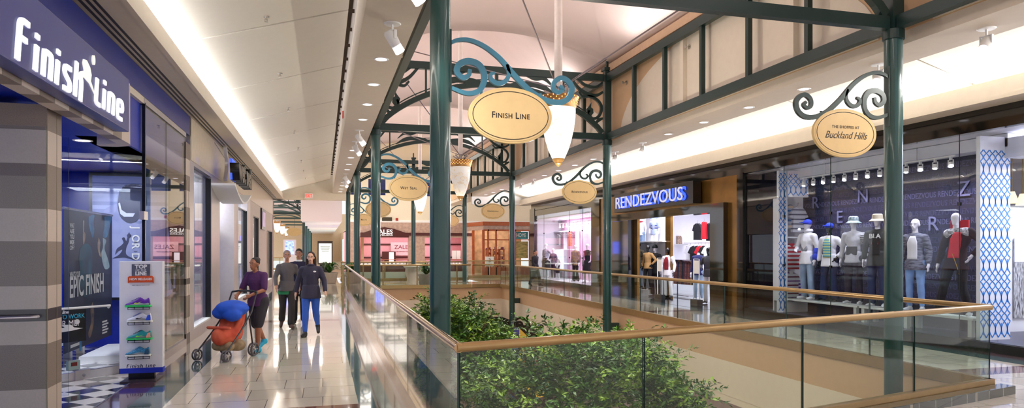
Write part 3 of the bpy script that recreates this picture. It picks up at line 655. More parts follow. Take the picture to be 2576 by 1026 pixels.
# open glass leaves in the foreground
u1 = U(116, 7.0); o = thing('glass_door', 'open glass door leaf with steel pull bar in front of the striped granite pier', 'door', (u1-1.1, 7.0, 0))
k = MB(); k.box(0, 1.1, -.006, .006, .02, H(318,u1,7.0)); k.m[3] = 1; k.m[5] = 1; k.build('glass_pane', [M['shopglass'], M['gedge']], o)
xh = U(84,6.9)-(u1-1.1); MB().tube([(.1,-.07,1.155),(xh-.03,-.07,1.155),(xh,-.05,1.155),(xh,-.006,1.155)], .017, 12).build('pull_bar', M['steel'], o, True)
u2 = U(173, 9.3); o = thing('glass_door', 'narrow open glass leaf standing just right of the striped granite pier', 'door', (u2-.9, 9.3, 0))
k = MB(); k.box(0, .9, -.006, .006, .02, H(345,u2,9.3)); k.m[3] = 1; k.m[5] = 1; k.build('glass_pane', [M['shopglass'], M['gedge']], o)
# basketball wall poster
xp0, xp1, tp = U(232,13.5), U(425,13.5), 13.5; zt, zb = H(443,-3.4,13.5), H(748,-3.4,13.5)
po = thing('wall_poster', 'big blue-grey poster of a person in cap, glasses and printed shirt inside the blue shop', 'poster', (xp0, tp, 0)); W = xp1 - xp0
MB().box(-.06, W, .02, .06, zb-.05, zt+.06).build('frame', M['black'], po); MB().box(0, W-.02, .005, .02, zb, zt).build('print', stripemat('grey_siding_print', ['9aa3cf','8890bf','a9b1da','7f88b8','9ea6d2'], .33), po)
PX = lambda x: U(x,13.5) - xp0; PZ = lambda y: H(y,-3.2,13.5)
def flat(pts, m, nm, d0=-.0, d1=.006, z=None): return MB().prism([(PX(a), PZ(b)) for a, b in pts], d0, d1).build(nm, m, po)
cp = lambda pts: cr(pts+[pts[0]], 5)[:-1]
flat(cp([(270,746),(283,640),(268,560),(262,530),(300,515),(330,555),(360,560),(385,525),(423,570),(424,680),(423,746)]), mat('shirt_print', 'a4a9d2', .6, col2='878ec0', scale=3), 'shirt_print', -.002)
flat(cp([(300,480),(296,520),(306,550),(330,562),(352,545),(363,505),(358,480)]), mat('face_print', '2c2f52', .6), 'face_print', -.006)
flat(cp([(305,482),(310,470),(330,463),(355,466),(366,480),(366,520),(340,505),(310,502),(300,492)]), mat('cap_print', '1f2850', .6), 'cap_print', -.010)
flat([(298,512),(303,538),(312,545),(335,545),(340,536),(318,536),(306,528),(302,510)], mat('glasses_print', 'd9dcf0', .6), 'glasses_print', -.012)
jm = mat('dark_navy_print', '1d2450', .6)
flat(cp([(283,650),(300,640),(308,628),(298,632),(290,640),(294,626),(304,618),(311,610),(307,600),(313,597),(318,606),(323,588),(326,586),(324,608),(318,622),(318,640),(335,650),(342,655),(316,648),(300,648)]), jm, 'leaping_player_emblem', -.008)
k = MB(); k.prism([(PX(325)+.035*math.cos(a), PZ(593)+.035*math.sin(a)) for a in [2*PI*i/14 for i in range(14)]], -.009, .0); k.build('ball_emblem', jm, po)
for ch, y in (('J',573),('O',600),('R',618),('D',645)): text(ch, .17, M['white'], po, loc=(PX(341),-.012,PZ(y)), rot=(PI/2,-PI/2,0) if 0 else (PI/2,PI/2,0), ext=.001, bold=.004)
for ch, y in (('A',609),('I',632),('R',650)): text(ch, .08, jm, po, loc=(PX(341),-.012,PZ(y)), rot=(PI/2,PI/2,0), ext=.001)
# hanging banner
tb0, tb1, ub = T(160,-3.3), T(281,-3.3), -3.3
bn = thing('hanging_banner', 'dark blue athlete banner hanging inside the angled window', 'banner', (ub, tb0, 0), PI/2); BW = tb1 - tb0; BX = lambda x: T(x,ub) - tb0; BZ = lambda x, y: H(y, ub, T(x,ub))
MB().box(0, BW, -.004, .004, .36, 2.28).build('cloth', mat('dark_navy_cloth', '0c1530', .45, col2='101d47', scale=1.5), bn)
MB().cyl((-.02,0,2.29), (BW+.02,0,2.29), .018).build('top_rod', M['steel'], bn, True)
cy = mat('cyan_blue_print', '1f8fc8', .5, col2='0f4f8c', scale=5); sk = mat('pale_arm_print', 'c9b39c', .5, col2='8a6a58', scale=9); tl_ = mat('teal_print', '0f5f78', .5, col2='0b2e4a', scale=4)
def bf(pts, m, nm, d=.006): return MB().prism([(BX(a), BZ(a, b)) for a, b in cr(pts+[pts[0]], 4)[:-1]], -d, -.004).build(nm, m, bn)
bf([(222,545),(236,540),(234,560),(236,580),(232,598),(226,580),(222,562)], cy, 'sleeve_print'); bf([(262,545),(279,545),(275,570),(268,596),(258,594),(262,568)], cy, 'shorts_print')
bf([(200,625),(215,612),(228,622),(231,650),(229,700),(225,740),(205,740),(198,660)], tl_, 'figure_print'); bf([(208,555),(211,556),(210,580),(214,590),(211,612),(208,608)], sk, 'arm_print'); bf([(247,597),(251,610),(250,630),(254,645),(249,642),(244,620)], sk, 'arm_print', .007); bf([(258,598),(266,605),(262,625),(270,650),(274,672),(262,675),(254,640),(258,622)], mat('white_shoe_print','c9dbe6',.5,col2='88b9cc',scale=8), 'shoe_print')
bf([(232,760),(236,790),(233,825),(225,850),(221,838),(228,810),(226,780)], mat('face_warm_print','a9886f',.5,col2='2a2c48',scale=6), 'face_print')
bf([(198,836),(202,834),(204,875),(199,880)], cy, 'light_streak_print')
def bt(s, x0, x1, y, h, m=M['white'], bold=.003):
    t0_, t1_ = BX(x0), BX(x1); return fit(text(s, .3, m, bn, loc=((t0_+t1_)/2, -.008, BZ((x0+x1)/2, y)), ext=.001, bold=bold), t1_-t0_, h)
bt('EPIC FINISH', 174, 259, 716, .30, bold=.006); bt("WHAT'S YOUR", 174, 200, 690, .085)
for i, s in enumerate(['WHAT','ARE','YOU','MADE','OF?']): bt(s, 174, 185, 567+i*14, .062)
for i in range(5): a_, b_ = BX(256), BX(268 + (i % 2)*3); z_ = BZ(262, 808+i*7); MB().box(a_, b_, -.009, -.005, z_-.012, z_+.012).build('print_line', M['white'], bn)
bt('FINISH LINE', 176, 190, 849, .04); MB().box(BX(176), BX(198), -.009, -.005, BZ(187,868)-.02, BZ(187,868)+.02).build('print_line', M['white'], bn)
# white display platform behind the banner
dp = thing('display_bench', 'white slatted display platform under the athlete banner', 'display platform', (-4.4, 10.9, 0), PI/2)
for i in range(4): MB().box(i*.62, i*.62+.56, -.55, .55, .26, .31).build('board', M['white'], dp)
for x in (.1, .9, 1.7, 2.3):
    MB().box(x, x+.1, -.5, -.4, 0, .26).build('leg', M['white'], dp)
lp = thing('display_plinth', 'low white floor plinth behind the angled glass door', 'plinth', (-3.25, 12.0, 0), PI/2); MB().box(0, 1.5, -.4, .35, .002, .10).build('plinth_top', M['white'], lp)
# blue fixtures inside
k = MB(); k.box(-5.0, -4.7, 12.2, 13.6, 0, 3.1); struct(k, 'wall_blue_column', M['blue'])
# pylon display with shoes
PT = 10.25; px0, px1 = U(301,PT), U(410,PT)
py = thing('display_stand', 'white TOP OF THE LINE shoe display stand with blue foot beside the entrance', 'display stand', ((px0+px1)/2, PT, 0)); hw = (px1-px0)/2; ZY = lambda y: H(y, -2.4, PT)
MB().box(-hw, hw, -.02, .10, ZY(938), ZY(657)).build('panel', M['whitegloss'], py, bevel=.006); MB().box(-hw-.002, hw+.002, -.024, .10, ZY(938), ZY(925)).build('foot_band', mat('bright_blue_band','1030c0',.4), py)
k = MB(); k.box(-hw*.6, hw*.6, .0, .08, .012, ZY(936)); k.build('stem', M['black'], py); MB().box(-hw*.85, hw*.8, -.16, .26, 0, .014).build('base_plate', mat('dark_base_plate','3a3236',.3), py)
MB().box(-.11, .11, -.03, -.02, ZY(707), ZY(664)).build('badge', mat('slate_badge','4b4f5e',.4,col2='777c8c',scale=12), py)
MB().prism([(-.155,ZY(712)),(-.14,ZY(710)),(.14,ZY(710)),(.155,ZY(712)),(.155,ZY(697)),(.14,ZY(694)),(-.14,ZY(694)),(-.155,ZY(697))], -.038, -.03).build('orange_ribbon', mat('orange_ribbon_paint','d9541e',.5), py)
text('TOP', .068, M['white'], py, loc=(0,-.031,ZY(671)), ext=.001, bold=.003, sx=1.1); text('OF THE', .038, M['white'], py, loc=(0,-.031,ZY(679.5)), ext=.001); text('LINE', .068, M['white'], py, loc=(0,-.031,ZY(688)), ext=.001, bold=.003)
text('NEW RELEASES', .04, M['white'], py, loc=(0,-.039,ZY(702)), ext=.001, bold=.001); text('KEEP TABS ON WHAT IS HOT', .016, M['ink'], py, loc=(0,-.022,ZY(717)), ext=.0005)
for w_, xa_, xb_ in (('finish', -.17, .02), ('line', .06, .17)):
    m_, W_ = logo_strokes(w_, .2); m_.v = [(xa_+v[0]*(xb_-xa_)/W_, -.021-v[1]*.1, ZY(924)+v[2]*.030) for v in m_.v]; m_.build('lettering', jm, py)
for y in (771, 809, 853, 894):
    s = MB(); z = ZY(y)
    for dz in (0, .028): s.box(-.13, .13, -.15, -.14, z+dz-.03, z+dz-.025)
    s.box(-.13,.13,-.15,-.02,z-.003,z)
    for x in (-.13, -.05, .05, .125): s.box(x, x+.005, -.15, -.14, z-.03, z+.01)
    s.build('wire_shelf', M['black'], py)
def shoe(label, up, sole, sw, lace, loc, heel=None, knit=False):
    o = thing('running_shoe', label, 'shoe', loc, 0, 'running shoes on the display stand')
    prof = [(-.155,.02),(-.14,.045),(-.10,.062),(-.05,.082),(-.005,.112),(.02,.128),(.045,.118),(.075,.098),(.10,.105),(.125,.12),(.135,.10),(.14,.06),(.137,.025)]
    n = 10; vs = []; fs = []; P = cr(prof, 3); k_ = len(P)
    for j in range(n+1):
        a = -PI/2 + PI*j/n; w = math.sin(a); c = math.cos(a)**.6 if abs(a) < PI/2-.01 else 0
        for x, z in P:
            hwid = .046 - .012*max(0, x/.14) if x > -.05 else .046*(1 - ((-.05-x)/.11)**2*.7); vs.append((x, w*hwid*(1 - .35*max(0, z-.06)/.07), .02 + (z-.02)*(.35+.65*c)))
    fs = [(j*k_+i, j*k_+i+1, (j+1)*k_+i+1, (j+1)*k_+i) for j in range(n) for i in range(k_-1)]
    m_ = MB(); m_.add(vs, fs); m_.build('upper', up, o, True)
    out = cr([(-.162,0),(-.13,-.036),(-.06,-.045),(.0,-.035),(.08,-.036),(.145,-.03),(.152,0),(.145,.03),(.08,.036),(0,.035),(-.06,.045),(-.13,.036),(-.162,0)], 4)[:-1]
    MB().prism(out, 0, .026, 'z').build('sole', sole, o, bevel=.005)
    if sw:
        MB().prism([(.055,.075),(.0,.045),(-.03,.043),(-.04,.055),(-.02,.062),(.0,.055)], -.050, -.040).build('side_mark', sw, o)
    l = MB()
    for i in range(5): l.bar((-.07+i*.018,-.022,.083+i*.0095), (-.07+i*.018,.022,.083+i*.0095), .006, .006)
    l.build('laces', lace, o)
    if heel: MB().prism([(.08,.03),(.135,.03),(.133,.1),(.10,.09)], -.043, -.03).build('heel_patch', heel, o)
    return o
zz_ = [ZY(y)+.001 for y in (771, 809, 853, 894)]; X0 = (px0+px1)/2; ns = (lambda c, n: mat(n, c, .5))
shoe('purple running shoe with green sole on the top shelf of the stand', ns('5b1a9c','purple_mesh'), ns('2fdc6b','green_sole'), ns('d6f04a','lime_mark'), ns('3d1070','dark_purple_lace'), (X0-.02, PT-.09, zz_[0]))
shoe('white and blue running shoe on the second shelf of the stand', ns('e6e8f4','white_mesh'), ns('eef0e6','white_sole'), ns('20242c','black_mark'), ns('2d5be0','blue_lace'), (X0-.0, PT-.09, zz_[1]), ns('2450d8','blue_heel'))
shoe('teal running shoe with lime mark and peach heel on the third shelf', ns('12929c','teal_mesh'), ns('38dc78','mint_sole'), ns('8af04a','lime_mark2'), ns('12304c','navy_lace'), (X0-.0, PT-.09, zz_[2]), ns('f0a888','peach_heel'))
shoe('light blue knitted running shoe with white sole on the lowest shelf', mat('blue_knit','4aa9d4',.7,col2='1f4f7c',scale=70), ns('f2f2ee','white_sole'), None, ns('8fe0f4','pale_blue_lace'), (X0-.02, PT-.09, zz_[3]), ns('27506f','dark_blue_heel'))
# ---------------- second shop: pale frames, projecting black letters
sw_ = MB()
def wal(t0, t1, z0, z1, u0=-2.6, u1=UL): sw_.box(u0, u1, t0, t1, z0, z1)
T1, T2, T3, T4, T5, T6 = 14.57, 16.76, 17.97, 20.96, 21.9, 24.4
wal(14.16, 25.4, 3.35, 4.24); wal(14.16, T1, 0, 3.35); wal(T2, T3, 0, 3.35); wal(T4, T5, 0, 3.35); wal(T6, 25.4, 0, 3.35); wal(T1, T2, 0, .2); wal(T5, T6, 0, .25)
wal(T3, T3+.1, 0, 3.35, -3.1); wal(T4-.1, T4, 0, 3.35, -3.1)
struct(sw_, 'wall_shopfront', M['alu'])
hp = MB(); hp.box(-2.4, -2.385, 14.2, 36.3, 3.42, 4.235); struct(hp, 'wall_shop_header', mat('warm_cream_header', 'dccdb6', .35, coat=.3))
def window(t0, t1, z0, z1, label, joint=True):
    o = thing('shop_window', label, 'window', (UL-.1, t0, 0), PI/2); L = t1-t0
    for a, b in (((0, L/2-.005), (L/2+.005, L)) if joint else ((0, L),)): MB().box(a, b, -.006, .006, z0, z1).build('glass_pane', M['shopglass'], o)
    k = MB(); k.box(0, L, -.08, .0, z1-.03, z1); k.build('head_trim', M['black'], o); k = MB(); k.box(L-.03, L, -.09, .02, z0, z1); k.build('side_trim', M['black'], o); k = MB(); k.box(0, L, -.09, .02, z0, z0+.03); k.build('sill_trim', M['white'], o); return o
window(T1, T2, .2, 3.32, 'tall shop window right of the striped pier, reflecting the jeweller'); window(T5, T6, .25, 3.0, 'shop window between the pale glass door and the striding people')
si = MB(); si.box(-5.6, -5.5, 14.14, 36.3, 0, 3.5); si.box(-5.5,-2.6,25.3,25.4,0,3.5); struct(si, 'wall_pale_interior', mat('pale_lavender_wall', 'dfe2ea', .6)); si = MB(); si.box(-5.5, -2.6, 14.14, 36.3, 3.45, 3.5); struct(si, 'ceiling', M['white'])
area('shop_light', (-4, 19.5, 3.4), 2, 9, 260, (.93,.97,1)); area('shop_light', (-4, 31, 3.4), 2, 9, 220, (1,.97,.92)); area('shop_light', (-4.6, 10.6, 3.08), 2.5, 4, 100, (.9,.94,1))
# low shelves and folded things seen through window
for i, (t, c) in enumerate(((15.3,'e8e6ea'),(16.2,'c8d0d8'))):
    sh = thing('display_shelf', ['white display shelf with bags near the striped pier, behind the glass', 'grey display shelf further inside the pale shop window'][i], 'shelf', (-3.9, t, 0)); 
    for z in (.5, 1.0, 1.5): MB().box(-.35,.35,-.3,.3,z,z+.03).build('board', M['white'], sh)
    for x in (-.34,.31): MB().box(x,x+.03,-.3,.3,0,1.6).build('side', M['alu'], sh)
dr = thing('shop_door', 'pale metal-framed glass door standing in the recess of the second shop', 'door', (-2.95, T3+.6, 0), PI/2); DW = T4-T3-.8
k = MB(); k.box(0,.14,-.03,.03,.0,2.25); k.build('stile', M['alu'], dr); k = MB(); k.box(DW-.14,DW,-.03,.03,0,2.25); k.build('stile', M['alu'], dr)
MB().box(.14,DW-.14,-.03,.03,2.1,2.25).build('top_rail', M['alu'], dr); MB().box(.14,DW-.14,-.03,.03,0,.4).build('bottom_rail', M['alu'], dr); MB().box(.14,DW-.14,-.006,.006,.4,2.1).build('glass_pane', M['shopglass'], dr); MB().tube([(.2,-.08,1.08),(DW-.1,-.08,1.08)], .016, 8).build('push_bar', M['steel'], dr)
tr_ = MB(); tr_.box(-2.98, -2.92, T3+.1, T4-.1, 2.27, 2.37); tr_.box(-2.98,-2.92,T3+.1,T3+.58,0,3.35); struct(tr_, 'trim_9', M['alu'])
# projecting canopy and letters
cn = thing('shop_sign', 'curved white canopy with black block letters over the second shop door', 'sign', (UL, 16.6, 3.2), PI/2)
arc = [(.1 + 3.6*i/20, .0 + .30*math.sin(PI*i/20)*-1) for i in range(21)]
MB().ribbon(arc, .05, -.5, 0).build('canopy', M['white'], cn); MB().ribbon([(.15 + .25*math.sin(PI*i/16), .1+.75*i/16) for i in range(17)], .07, -.32, -.25).build('side_fin', M['alu'], cn)
k = MB(); k.box(.42, 1.1, -.40, -.36, .14, .62); k.build('blue_back_panel', mat('blue_lit_panel', '2850e0', .4, emit=.8), cn)
fit(text('wet seal', .5, M['black'], cn, loc=(1.8,-.46,.40), rot=(PI/2,0,0), ext=.10, bold=.02, name='letters'), 3.0, .55)
for x in (.5, 3.0): MB().cyl((x,-.25,.6), (x,0,1.0), .008, n=6).build('stay_wire', M['steel'], cn)
# third shop
tw = MB()
def w3(a, b, z0, z1): tw.box(-2.6, UL, a, b, z0, z1)
ta, tb, tc2, td = T(637,UL), T(651,UL), T(671,UL), T(685,UL)
w3(25.4, ta, 0, 3.42); w3(ta, tb, 2.95, 3.42); w3(ta, tb, 0, .3); w3(tb, tc2, 0, 3.42); w3(tc2, td, 2.6, 3.42); w3(tc2, td, 0, .3); w3(td, 36.3, 0, 3.42); w3(25.4, 36.3, 3.42, 4.24)
struct(tw, 'wall_shopfront', mat('beige_shopfront', 'cfc2b8', .5))
window(ta, tb, .3, 2.95, 'narrow shop window full of bottles behind the woman with the stroller', False); window(tc2, td, .3, 2.6, 'last narrow shop window on the left before the brown post', False)
fr = thing('picture_frame', 'dark-framed small lit picture high on the beige pillar at left', 'picture', (UL, T(655,UL), 0), PI/2); zf = H(552,UL,T(660,UL)); MB().box(0, 1.9, -.06, 0, zf-.42, zf+.42).build('frame', M['black'], fr); MB().box(.15, 1.75, -.07, -.06, zf-.3, zf+.3).build('print', mat('pink_lilac_print','c8a8c8',.3,col2='5a4a78',scale=2,emit=.25), fr)
# ================================================================== RIGHT SHOP (clothes)
UR = 10.9
R = lambda x, u=UR: T(x, u)
tW0, tW1 = 6.2, R(1870); tP1 = R(1812); tO0, tO1 = R(1795), R(1583); tD1 = R(1543); tG1 = R(1492); tV0, tV1 = R(1488), R(1345); tE = R(1336)
rb = MB()                                    # polished black granite surrounds
rb.box(UR, UR+.15, -2, tE, 3.78, 4.15); 
rb.box(UR-.02, UR+.15, tW1, tW1+.28, 0, 3.8)
rb.box(UR-.12, UR+.3, tP1-.35, tO0, 0, 3.05); rb.box(UR-.12, UR+.3, tO0, tD1, 2.80, 3.05); rb.box(UR-.05, UR+.3, tO1, tD1, 0, 2.8)
rb.box(UR-.02, UR+.15, tV1, tE+.2, 0, 3.9); rb.box(UR-.02, UR+.15, tV0-.9, tV0, 0, 3.78); rb.box(UR, UR+.15, tV0, tV1, 0, .2); rb.box(UR, UR+.15, tV0, tV1, 3.5, 3.8)
struct(rb, 'wall_black_granite', M['blackgloss'])
rb = MB(); rb.box(UR, UR+.12, 4.0, tW1, 0, .157); struct(rb, 'baseboard_right', mat('matt_black_base','120f10',.3,spec=.3))
gd = MB(); gd.box(UR+.02, UR+.12, tW1+.28, tP1-.35, 0.0, 3.78); gd.box(UR+.02, UR+.12, tP1-.35, tD1, 3.05, 3.78); gd.box(UR+.02, UR+.12, tD1, tV0-.9, 0, 3.78)
struct(gd, 'wall_gold_panel', M['gold'])
rs = thing('shop_sign', 'long black box sign with glowing white-blue letters over the entrance', 'sign', (10.6, R(1545,10.6), 3.11), -PI/2); SL = R(1545,10.6) - R(1743,10.6)
MB().box(0, SL, 0, .28, 0, .67).build('sign_box', M['black'], rs, bevel=.008)
bg = mat('blue_halo_letter', '2b50ff', .4, emit=.8, var=0); lw_ = mat('white_blue_letter', 'dfe6ff', .4, emit=.12, var=0)
fit(text('RENDEZVOUS', .4, bg, rs, loc=(SL/2+.05,-.02,.33), ext=.006, bold=.010, name='halo_letters'), SL*.86, .43); fit(text('RENDEZVOUS', .4, lw_, rs, loc=(SL/2-.03,-.10,.33), ext=.012, bold=.0, name='letters'), SL*.86, .41)
# window display box right
def win(t0, t1, joints, z0, z1, label):
    o = thing('shop_window', label, 'window', (UR+.05, t1, 0), -PI/2); L = t1-t0; js = [0] + [t1-R(x) for x in joints] + [L]
    for i in range(len(js)-1):
        k = MB(); k.box(js[i]+.006, js[i+1]-.006, -.006, .006, z0, z1); k.m[3] = 1; k.m[5] = 1; k.build('glass_pane', [M['shopglass'], M['gedge']], o)
    for x in js[1:-1]:
        for z in (1.35, 2.55): MB().box(x-.03, x+.03, -.02, .02, z-.03, z+.03).build('glass_clip', M['black'], o)
    return o
win(tW0, tW1, [1968, 2085, 2408], .157, 3.78, 'wide shop window full of mannequins at right'); win(tV0, tV1, [1366, 1430, 1462], .2, 3.5, 'smaller shop window left of the gold entrance, lit pink and white')
TB0, TB1 = 9.55, 15.1
lat = mat('sky_blue_lattice_print', '1f7fd8', .5); wp = mat('white_display_panel', 'f1f0f6', .5, var=.01)
def lattice(u0, u1, t, z0, z1, label, ax='x', name='lattice_panel', zb=.15):
    o = thing(name, label, 'display panel', (u0, t, 0)); W = u1-u0
    MB().box(0, W, 0, .08, zb, 3.72).build('backing', wp, o)
    b = MB(); n = max(2, round(W/.14)); p = W/n; per = .56
    for i in range(n+1):
        for s in (-1, 1):
            pts = []; z = z0
            while z < z1:
                ph = ((z-z0)/per) % 1; a = abs(math.sin(PI*2*ph)) if ph < .5 else abs(math.sin(PI*4*ph))*.9
                x = i*p + s*a*p*.5; 
                if 0 <= x <= W: pts.append((x, z))
                elif len(pts) > 1: b.ribbon(pts, .018, -.004, 0); pts = []
                else: pts = []
                z += .02
            if len(pts) > 1: b.ribbon(pts, .018, -.004, 0)
    for i in range(n):
        z = z0 + .05
        while z < z1-.3: b.box(i*p+p*.5-.006, i*p+p*.5+.006, -.004, 0, z, z+.2); z += per
    b.build('lattice_print', lat, o); return o
lattice(11.05, 11.72, TB0, .2, 3.5, 'blue and white lattice panel at the right end of the window display')
lattice(11.05, 11.28, TB1, .2, 3.68, 'narrow blue lattice strip left of the hanging striped shirts'); 
hb = MB(); hb.box(11.28, 11.9, TB1, TB1+.08, .15, .42); hb.box(11.28,11.9,TB1+.5,TB1+.55,.15,3.05); hb.box(11.26,11.30,TB1-.01,TB1+.5,.42,3.05); hb.box(11.3,11.9,TB1+.02,TB1+.5,2.02,2.06); struct(hb, 'wall_display_niche', wp)
lattice(11.3, 11.9, TB1-.03, 3.1, 3.66, 'blue lattice band above the striped shirts', zb=3.06)
# dark wordmark wall
wk = thing('graphic_wall', 'dark indigo display wall covered with repeated lettering', 'display wall', (12.0, TB1+.3, 0), -PI/2); WL_ = TB1+.3-10.0
MB().box(0, WL_, 0, .06, .15, 3.62).build('backing', mat('dark_indigo_wall', '2a2844', .45, col2='1d1b34', scale=1.2), wk)
g1 = mat('faint_grey_letter', '56557a', .5); g2 = mat('faint_dim_letter', '3b3a5c', .5)
for i in range(17):
    z = .45 + i*.185; s = 'RENDEZVOUS ' * 8; s = s[(i*3) % 11:][:64]
    fit(text(s, .16, g1 if i % 3 == 1 else g2, wk, loc=(WL_/2, -.002, z), ext=.002, bold=.001, name='wordmark_row'), WL_-.1)
for ch, x, z in (('R',.5,2.9),('E',1.35,2.5),('N',2.1,2.95),('D',2.6,1.7),('E',3.4,.55),('V',2.55,2.3),('R',4.0,2.25),('Z',4.7,2.9)): text(ch, .42, mat('ghost_letter', '74739a', .5), wk, loc=(x,-.03,z), ext=.005, sx=1.1, name='large_letter')
hd = MB(); hd.box(11.6, 12.05, 9.5, 16.0, 3.55, 3.78); hd.box(10.95, 12.6, 5.5, 17.6, 3.79, 3.85); hd.box(11.6, 12.3, 8.95, 9.55, 3.35, 3.7); struct(hd, 'ceiling', wp)
wf = MB(); wf.box(10.95, 13.2, 5.5, 16.4, .10, .157); struct(wf, 'floor', mat('window_deck', '3a3850', .3)); wf = MB(); wf.box(10.95, 16, 16.5, 36.2, -.1, .002); struct(wf, 'floor', mat('white_gloss_floor', 'e9e7f0', .08, coat=.6))
# room beyond
rw = MB(); rw.box(15.9, 16, 5, 36.3, 0, 3.8); rw.box(11, 16, 36.2, 36.4, 0, 4.2); rw.box(11, 16, 24.9, 25.0, 0, 3.8); rw.box(12.1, 15.9, 16.6, 16.7, 0, 3.8)
rw.box(12.08, 15.9, 10.4, 10.45, .1, 2.55); rw.box(13.4,13.45,5,9,0,3.8); struct(rw, 'wall_shop_interior', wp)
kw = MB(); kw.box(11.45, 11.5, TB1+.56, 16.6, .1, 3.78); kw.box(11.06, 12.1, 16.5, 16.57, .1, 3.78); struct(kw, 'wall_dark_standin', mat('dark_violet_gloss','17142a',.12))  # added dark partitions standing in for the dim interior behind this glass
rc = MB(); rc.box(11.0, 16, 16.5, 36.3, 3.3, 3.35); rc.box(12.2, 16, 5, 16.5, 3.79, 3.85); struct(rc, 'ceiling', wp)
cool = (.90,.90,1)
area('shop_light', (11.75, 21.3, 3.26), 1.0, 5.5, 105, cool); area('shop_light', (14, 20.5, 3.26), 2, 6, 80, cool); area('shop_light', (11.9, 31, 3.26), .8, 8, 170, (1,.92,1)); [spot('window_spot', (11.45, 10.5+.72*i, 3.36), (11.7, 10.5+.72*i, 1.2), 48, cool, 115, .9, .08) for i in range(6)]; area('window_light', (12.6, 8.3, 3.72), 1.5, 2.4, 120, cool)
pc = thing('framed_print', 'tall black and white print on the white partition at the right edge', 'picture', (U(2549,10.38), 10.38, 0)); MB().box(0, 1.0, -.02, .0, .42, 1.95).build('sheet', mat('black_white_print', '17151e', .4, col2='e8e8ee', scale=14, stretch=(3,3,.6)), pc); MB().box(.0, 1.0, -.03,-.02, 1.5, 1.95).build('upper_print', wp, pc)
# track lighting
def track(t0, t1, u, z, n, label, glow, off=.27):
    o = thing('track_light', label, 'track light', (u, t1, z), -PI/2); L = t1-t0
    MB().box(0, L, -.02, .02, 0, .03).build('rail', M['white'], o)
    for x in (L*.2, L*.8): MB().cyl((x,0,.03), (x,0,3.79-z if z > 3.4 else .2), .006, n=6).build('hanger_wire', M['steel'], o)
    for i in range(n):
        x = .1 + (L-.2)*i/(n-1); h = MB(); h.box(x-.02,x+.02,-.02,.02,-.05,0)
        for s in (-1, 1): h.box(x+s*.055-.006, x+s*.055+.006, -.01, .01, -.19, -.05)
        h.box(x-.06,x+.06,-.01,.01,-.06,-.05); h.cyl((x,0,-.09), (x,0,-.17), .035, .05, 12); p = h.build('spot_head', M['white'], o); MB().ell((x,0,-.18), (.042,.042,.02), 12, 6).build('bulb', glow, p, True)
    return o
gb = mat('cold_bulb_glow', 'f4f4ff', .4, emit=8, var=0)
track(10.5, 14.9, 11.55, 3.5, 13, 'white track with a row of cage spotlights above the window mannequins', gb)
track(27.8, 33.5, 11.6, 3.02, 12, 'white track with a row of spotlights in the pink-lit window', gb)
for i_, (x_, z_) in enumerate(((2546, 2.78), (2572, 2.74))):
    o = thing('pendant_shade_lamp', ['small cream shaded lamp above the white partition, left of two at the right edge', 'small cream shaded lamp above the white partition, at the very right edge'][i_], 'lamp', (U(x_, 11.6), 11.6, z_)); MB().lathe([(.05,.2),(.13,-.05),(.125,-.05),(.045,.2)], n=20).build('shade', mat('cream_lit_shade','ffe9c4',.6,emit=.6), o, True); MB().cyl((0,0,.18),(0,0,3.79-z_),.008,n=6).build('stem', M['brass'], o)
# benches under the mannequins
def bench(t0, t1, label, u=11.5, zt=.50):
    o = thing('display_bench', label, 'bench', (u, t1, .157), -PI/2, 'white benches in the window'); L = t1-t0; h = zt-.157
    MB().box(0, L, -.2, .22, h-.04, h).build('top', M['white'], o, bevel=.004)
    for x in (.05, L-.13):
        for y in (-.18, .12): MB().box(x, x+.08, y, y+.08, 0, h-.04).build('leg', M['white'], o)
    return o
bench(R(2175,11.5), R(1985,11.5), 'white bench under the boy in blue cap and the woman in white jacket'); bench(R(2300,11.5)+.1, R(2178,11.5)-.02, 'white bench behind the thick right column'); bench(R(2465,11.4), R(2292,11.5), 'white bench at the right under the figure in red vest', 11.45)
# ---------------- hanging clothes
def garment(label, m, u, t, z, rz, w=.46, h=.62, sleeves=True, hanger=True, cat='shirt', name='hanging_shirt', d=.05, grp=None, collar=None):
    o = thing(name, label, cat, (u, t, z), rz, grp); p = MB()
    pts = [(-.06,.0),(-w/2+.04,-.06),(-w/2-.07,-.26),(-w/2+.03,-.29),(-w/2+.04,-.2),(-w/2+.03,-h),(w/2-.03,-h-.01),(w/2-.04,-.2),(w/2-.03,-.29),(w/2+.07,-.26),(w/2-.04,-.06),(.06,0),(0,-.05)] if sleeves else [(-.07,0),(-w/2+.06,-.05),(-w/2+.05,-.2),(-w/2+.02,-h),(w/2-.02,-h),(w/2-.05,-.2),(w/2-.06,-.05),(.07,0),(0,-.06)]
    p.prism(pts, -d, d); b = p.build('cloth', m, o, bevel=.012)
    if collar: MB().prism([(-.08,.015),(0,-.07),(.08,.015),(.05,.03),(-.05,.03)], -d-.01, d+.01).build('collar', collar, o)
    if hanger: MB().tube([(-.18,0,-.05),(0,0,.03),(0,0,.09),(.02,0,.11)], .005, 6).build('hanger', M['steel'], o)
    return o
red_s = stripemat('red_white_stripes', ['c81e3c','f4f1f4'], .105); pur_s = stripemat('lilac_white_stripes', ['f2f0f6','f2f0f6','7a2440','f2f0f6','f2f0f6','8f5aa8'], .21); blu_s = stripemat('blue_grey_stripes', ['b9bccb','3a6fa8','b9bccb','e5c8a8','9a9fb4'], .25); gr_s = stripemat('grey_white_stripes', ['d9dae6','5a5d78','d9dae6','e9e9f2'], .12)
SG = 'striped shirts in the window niche'
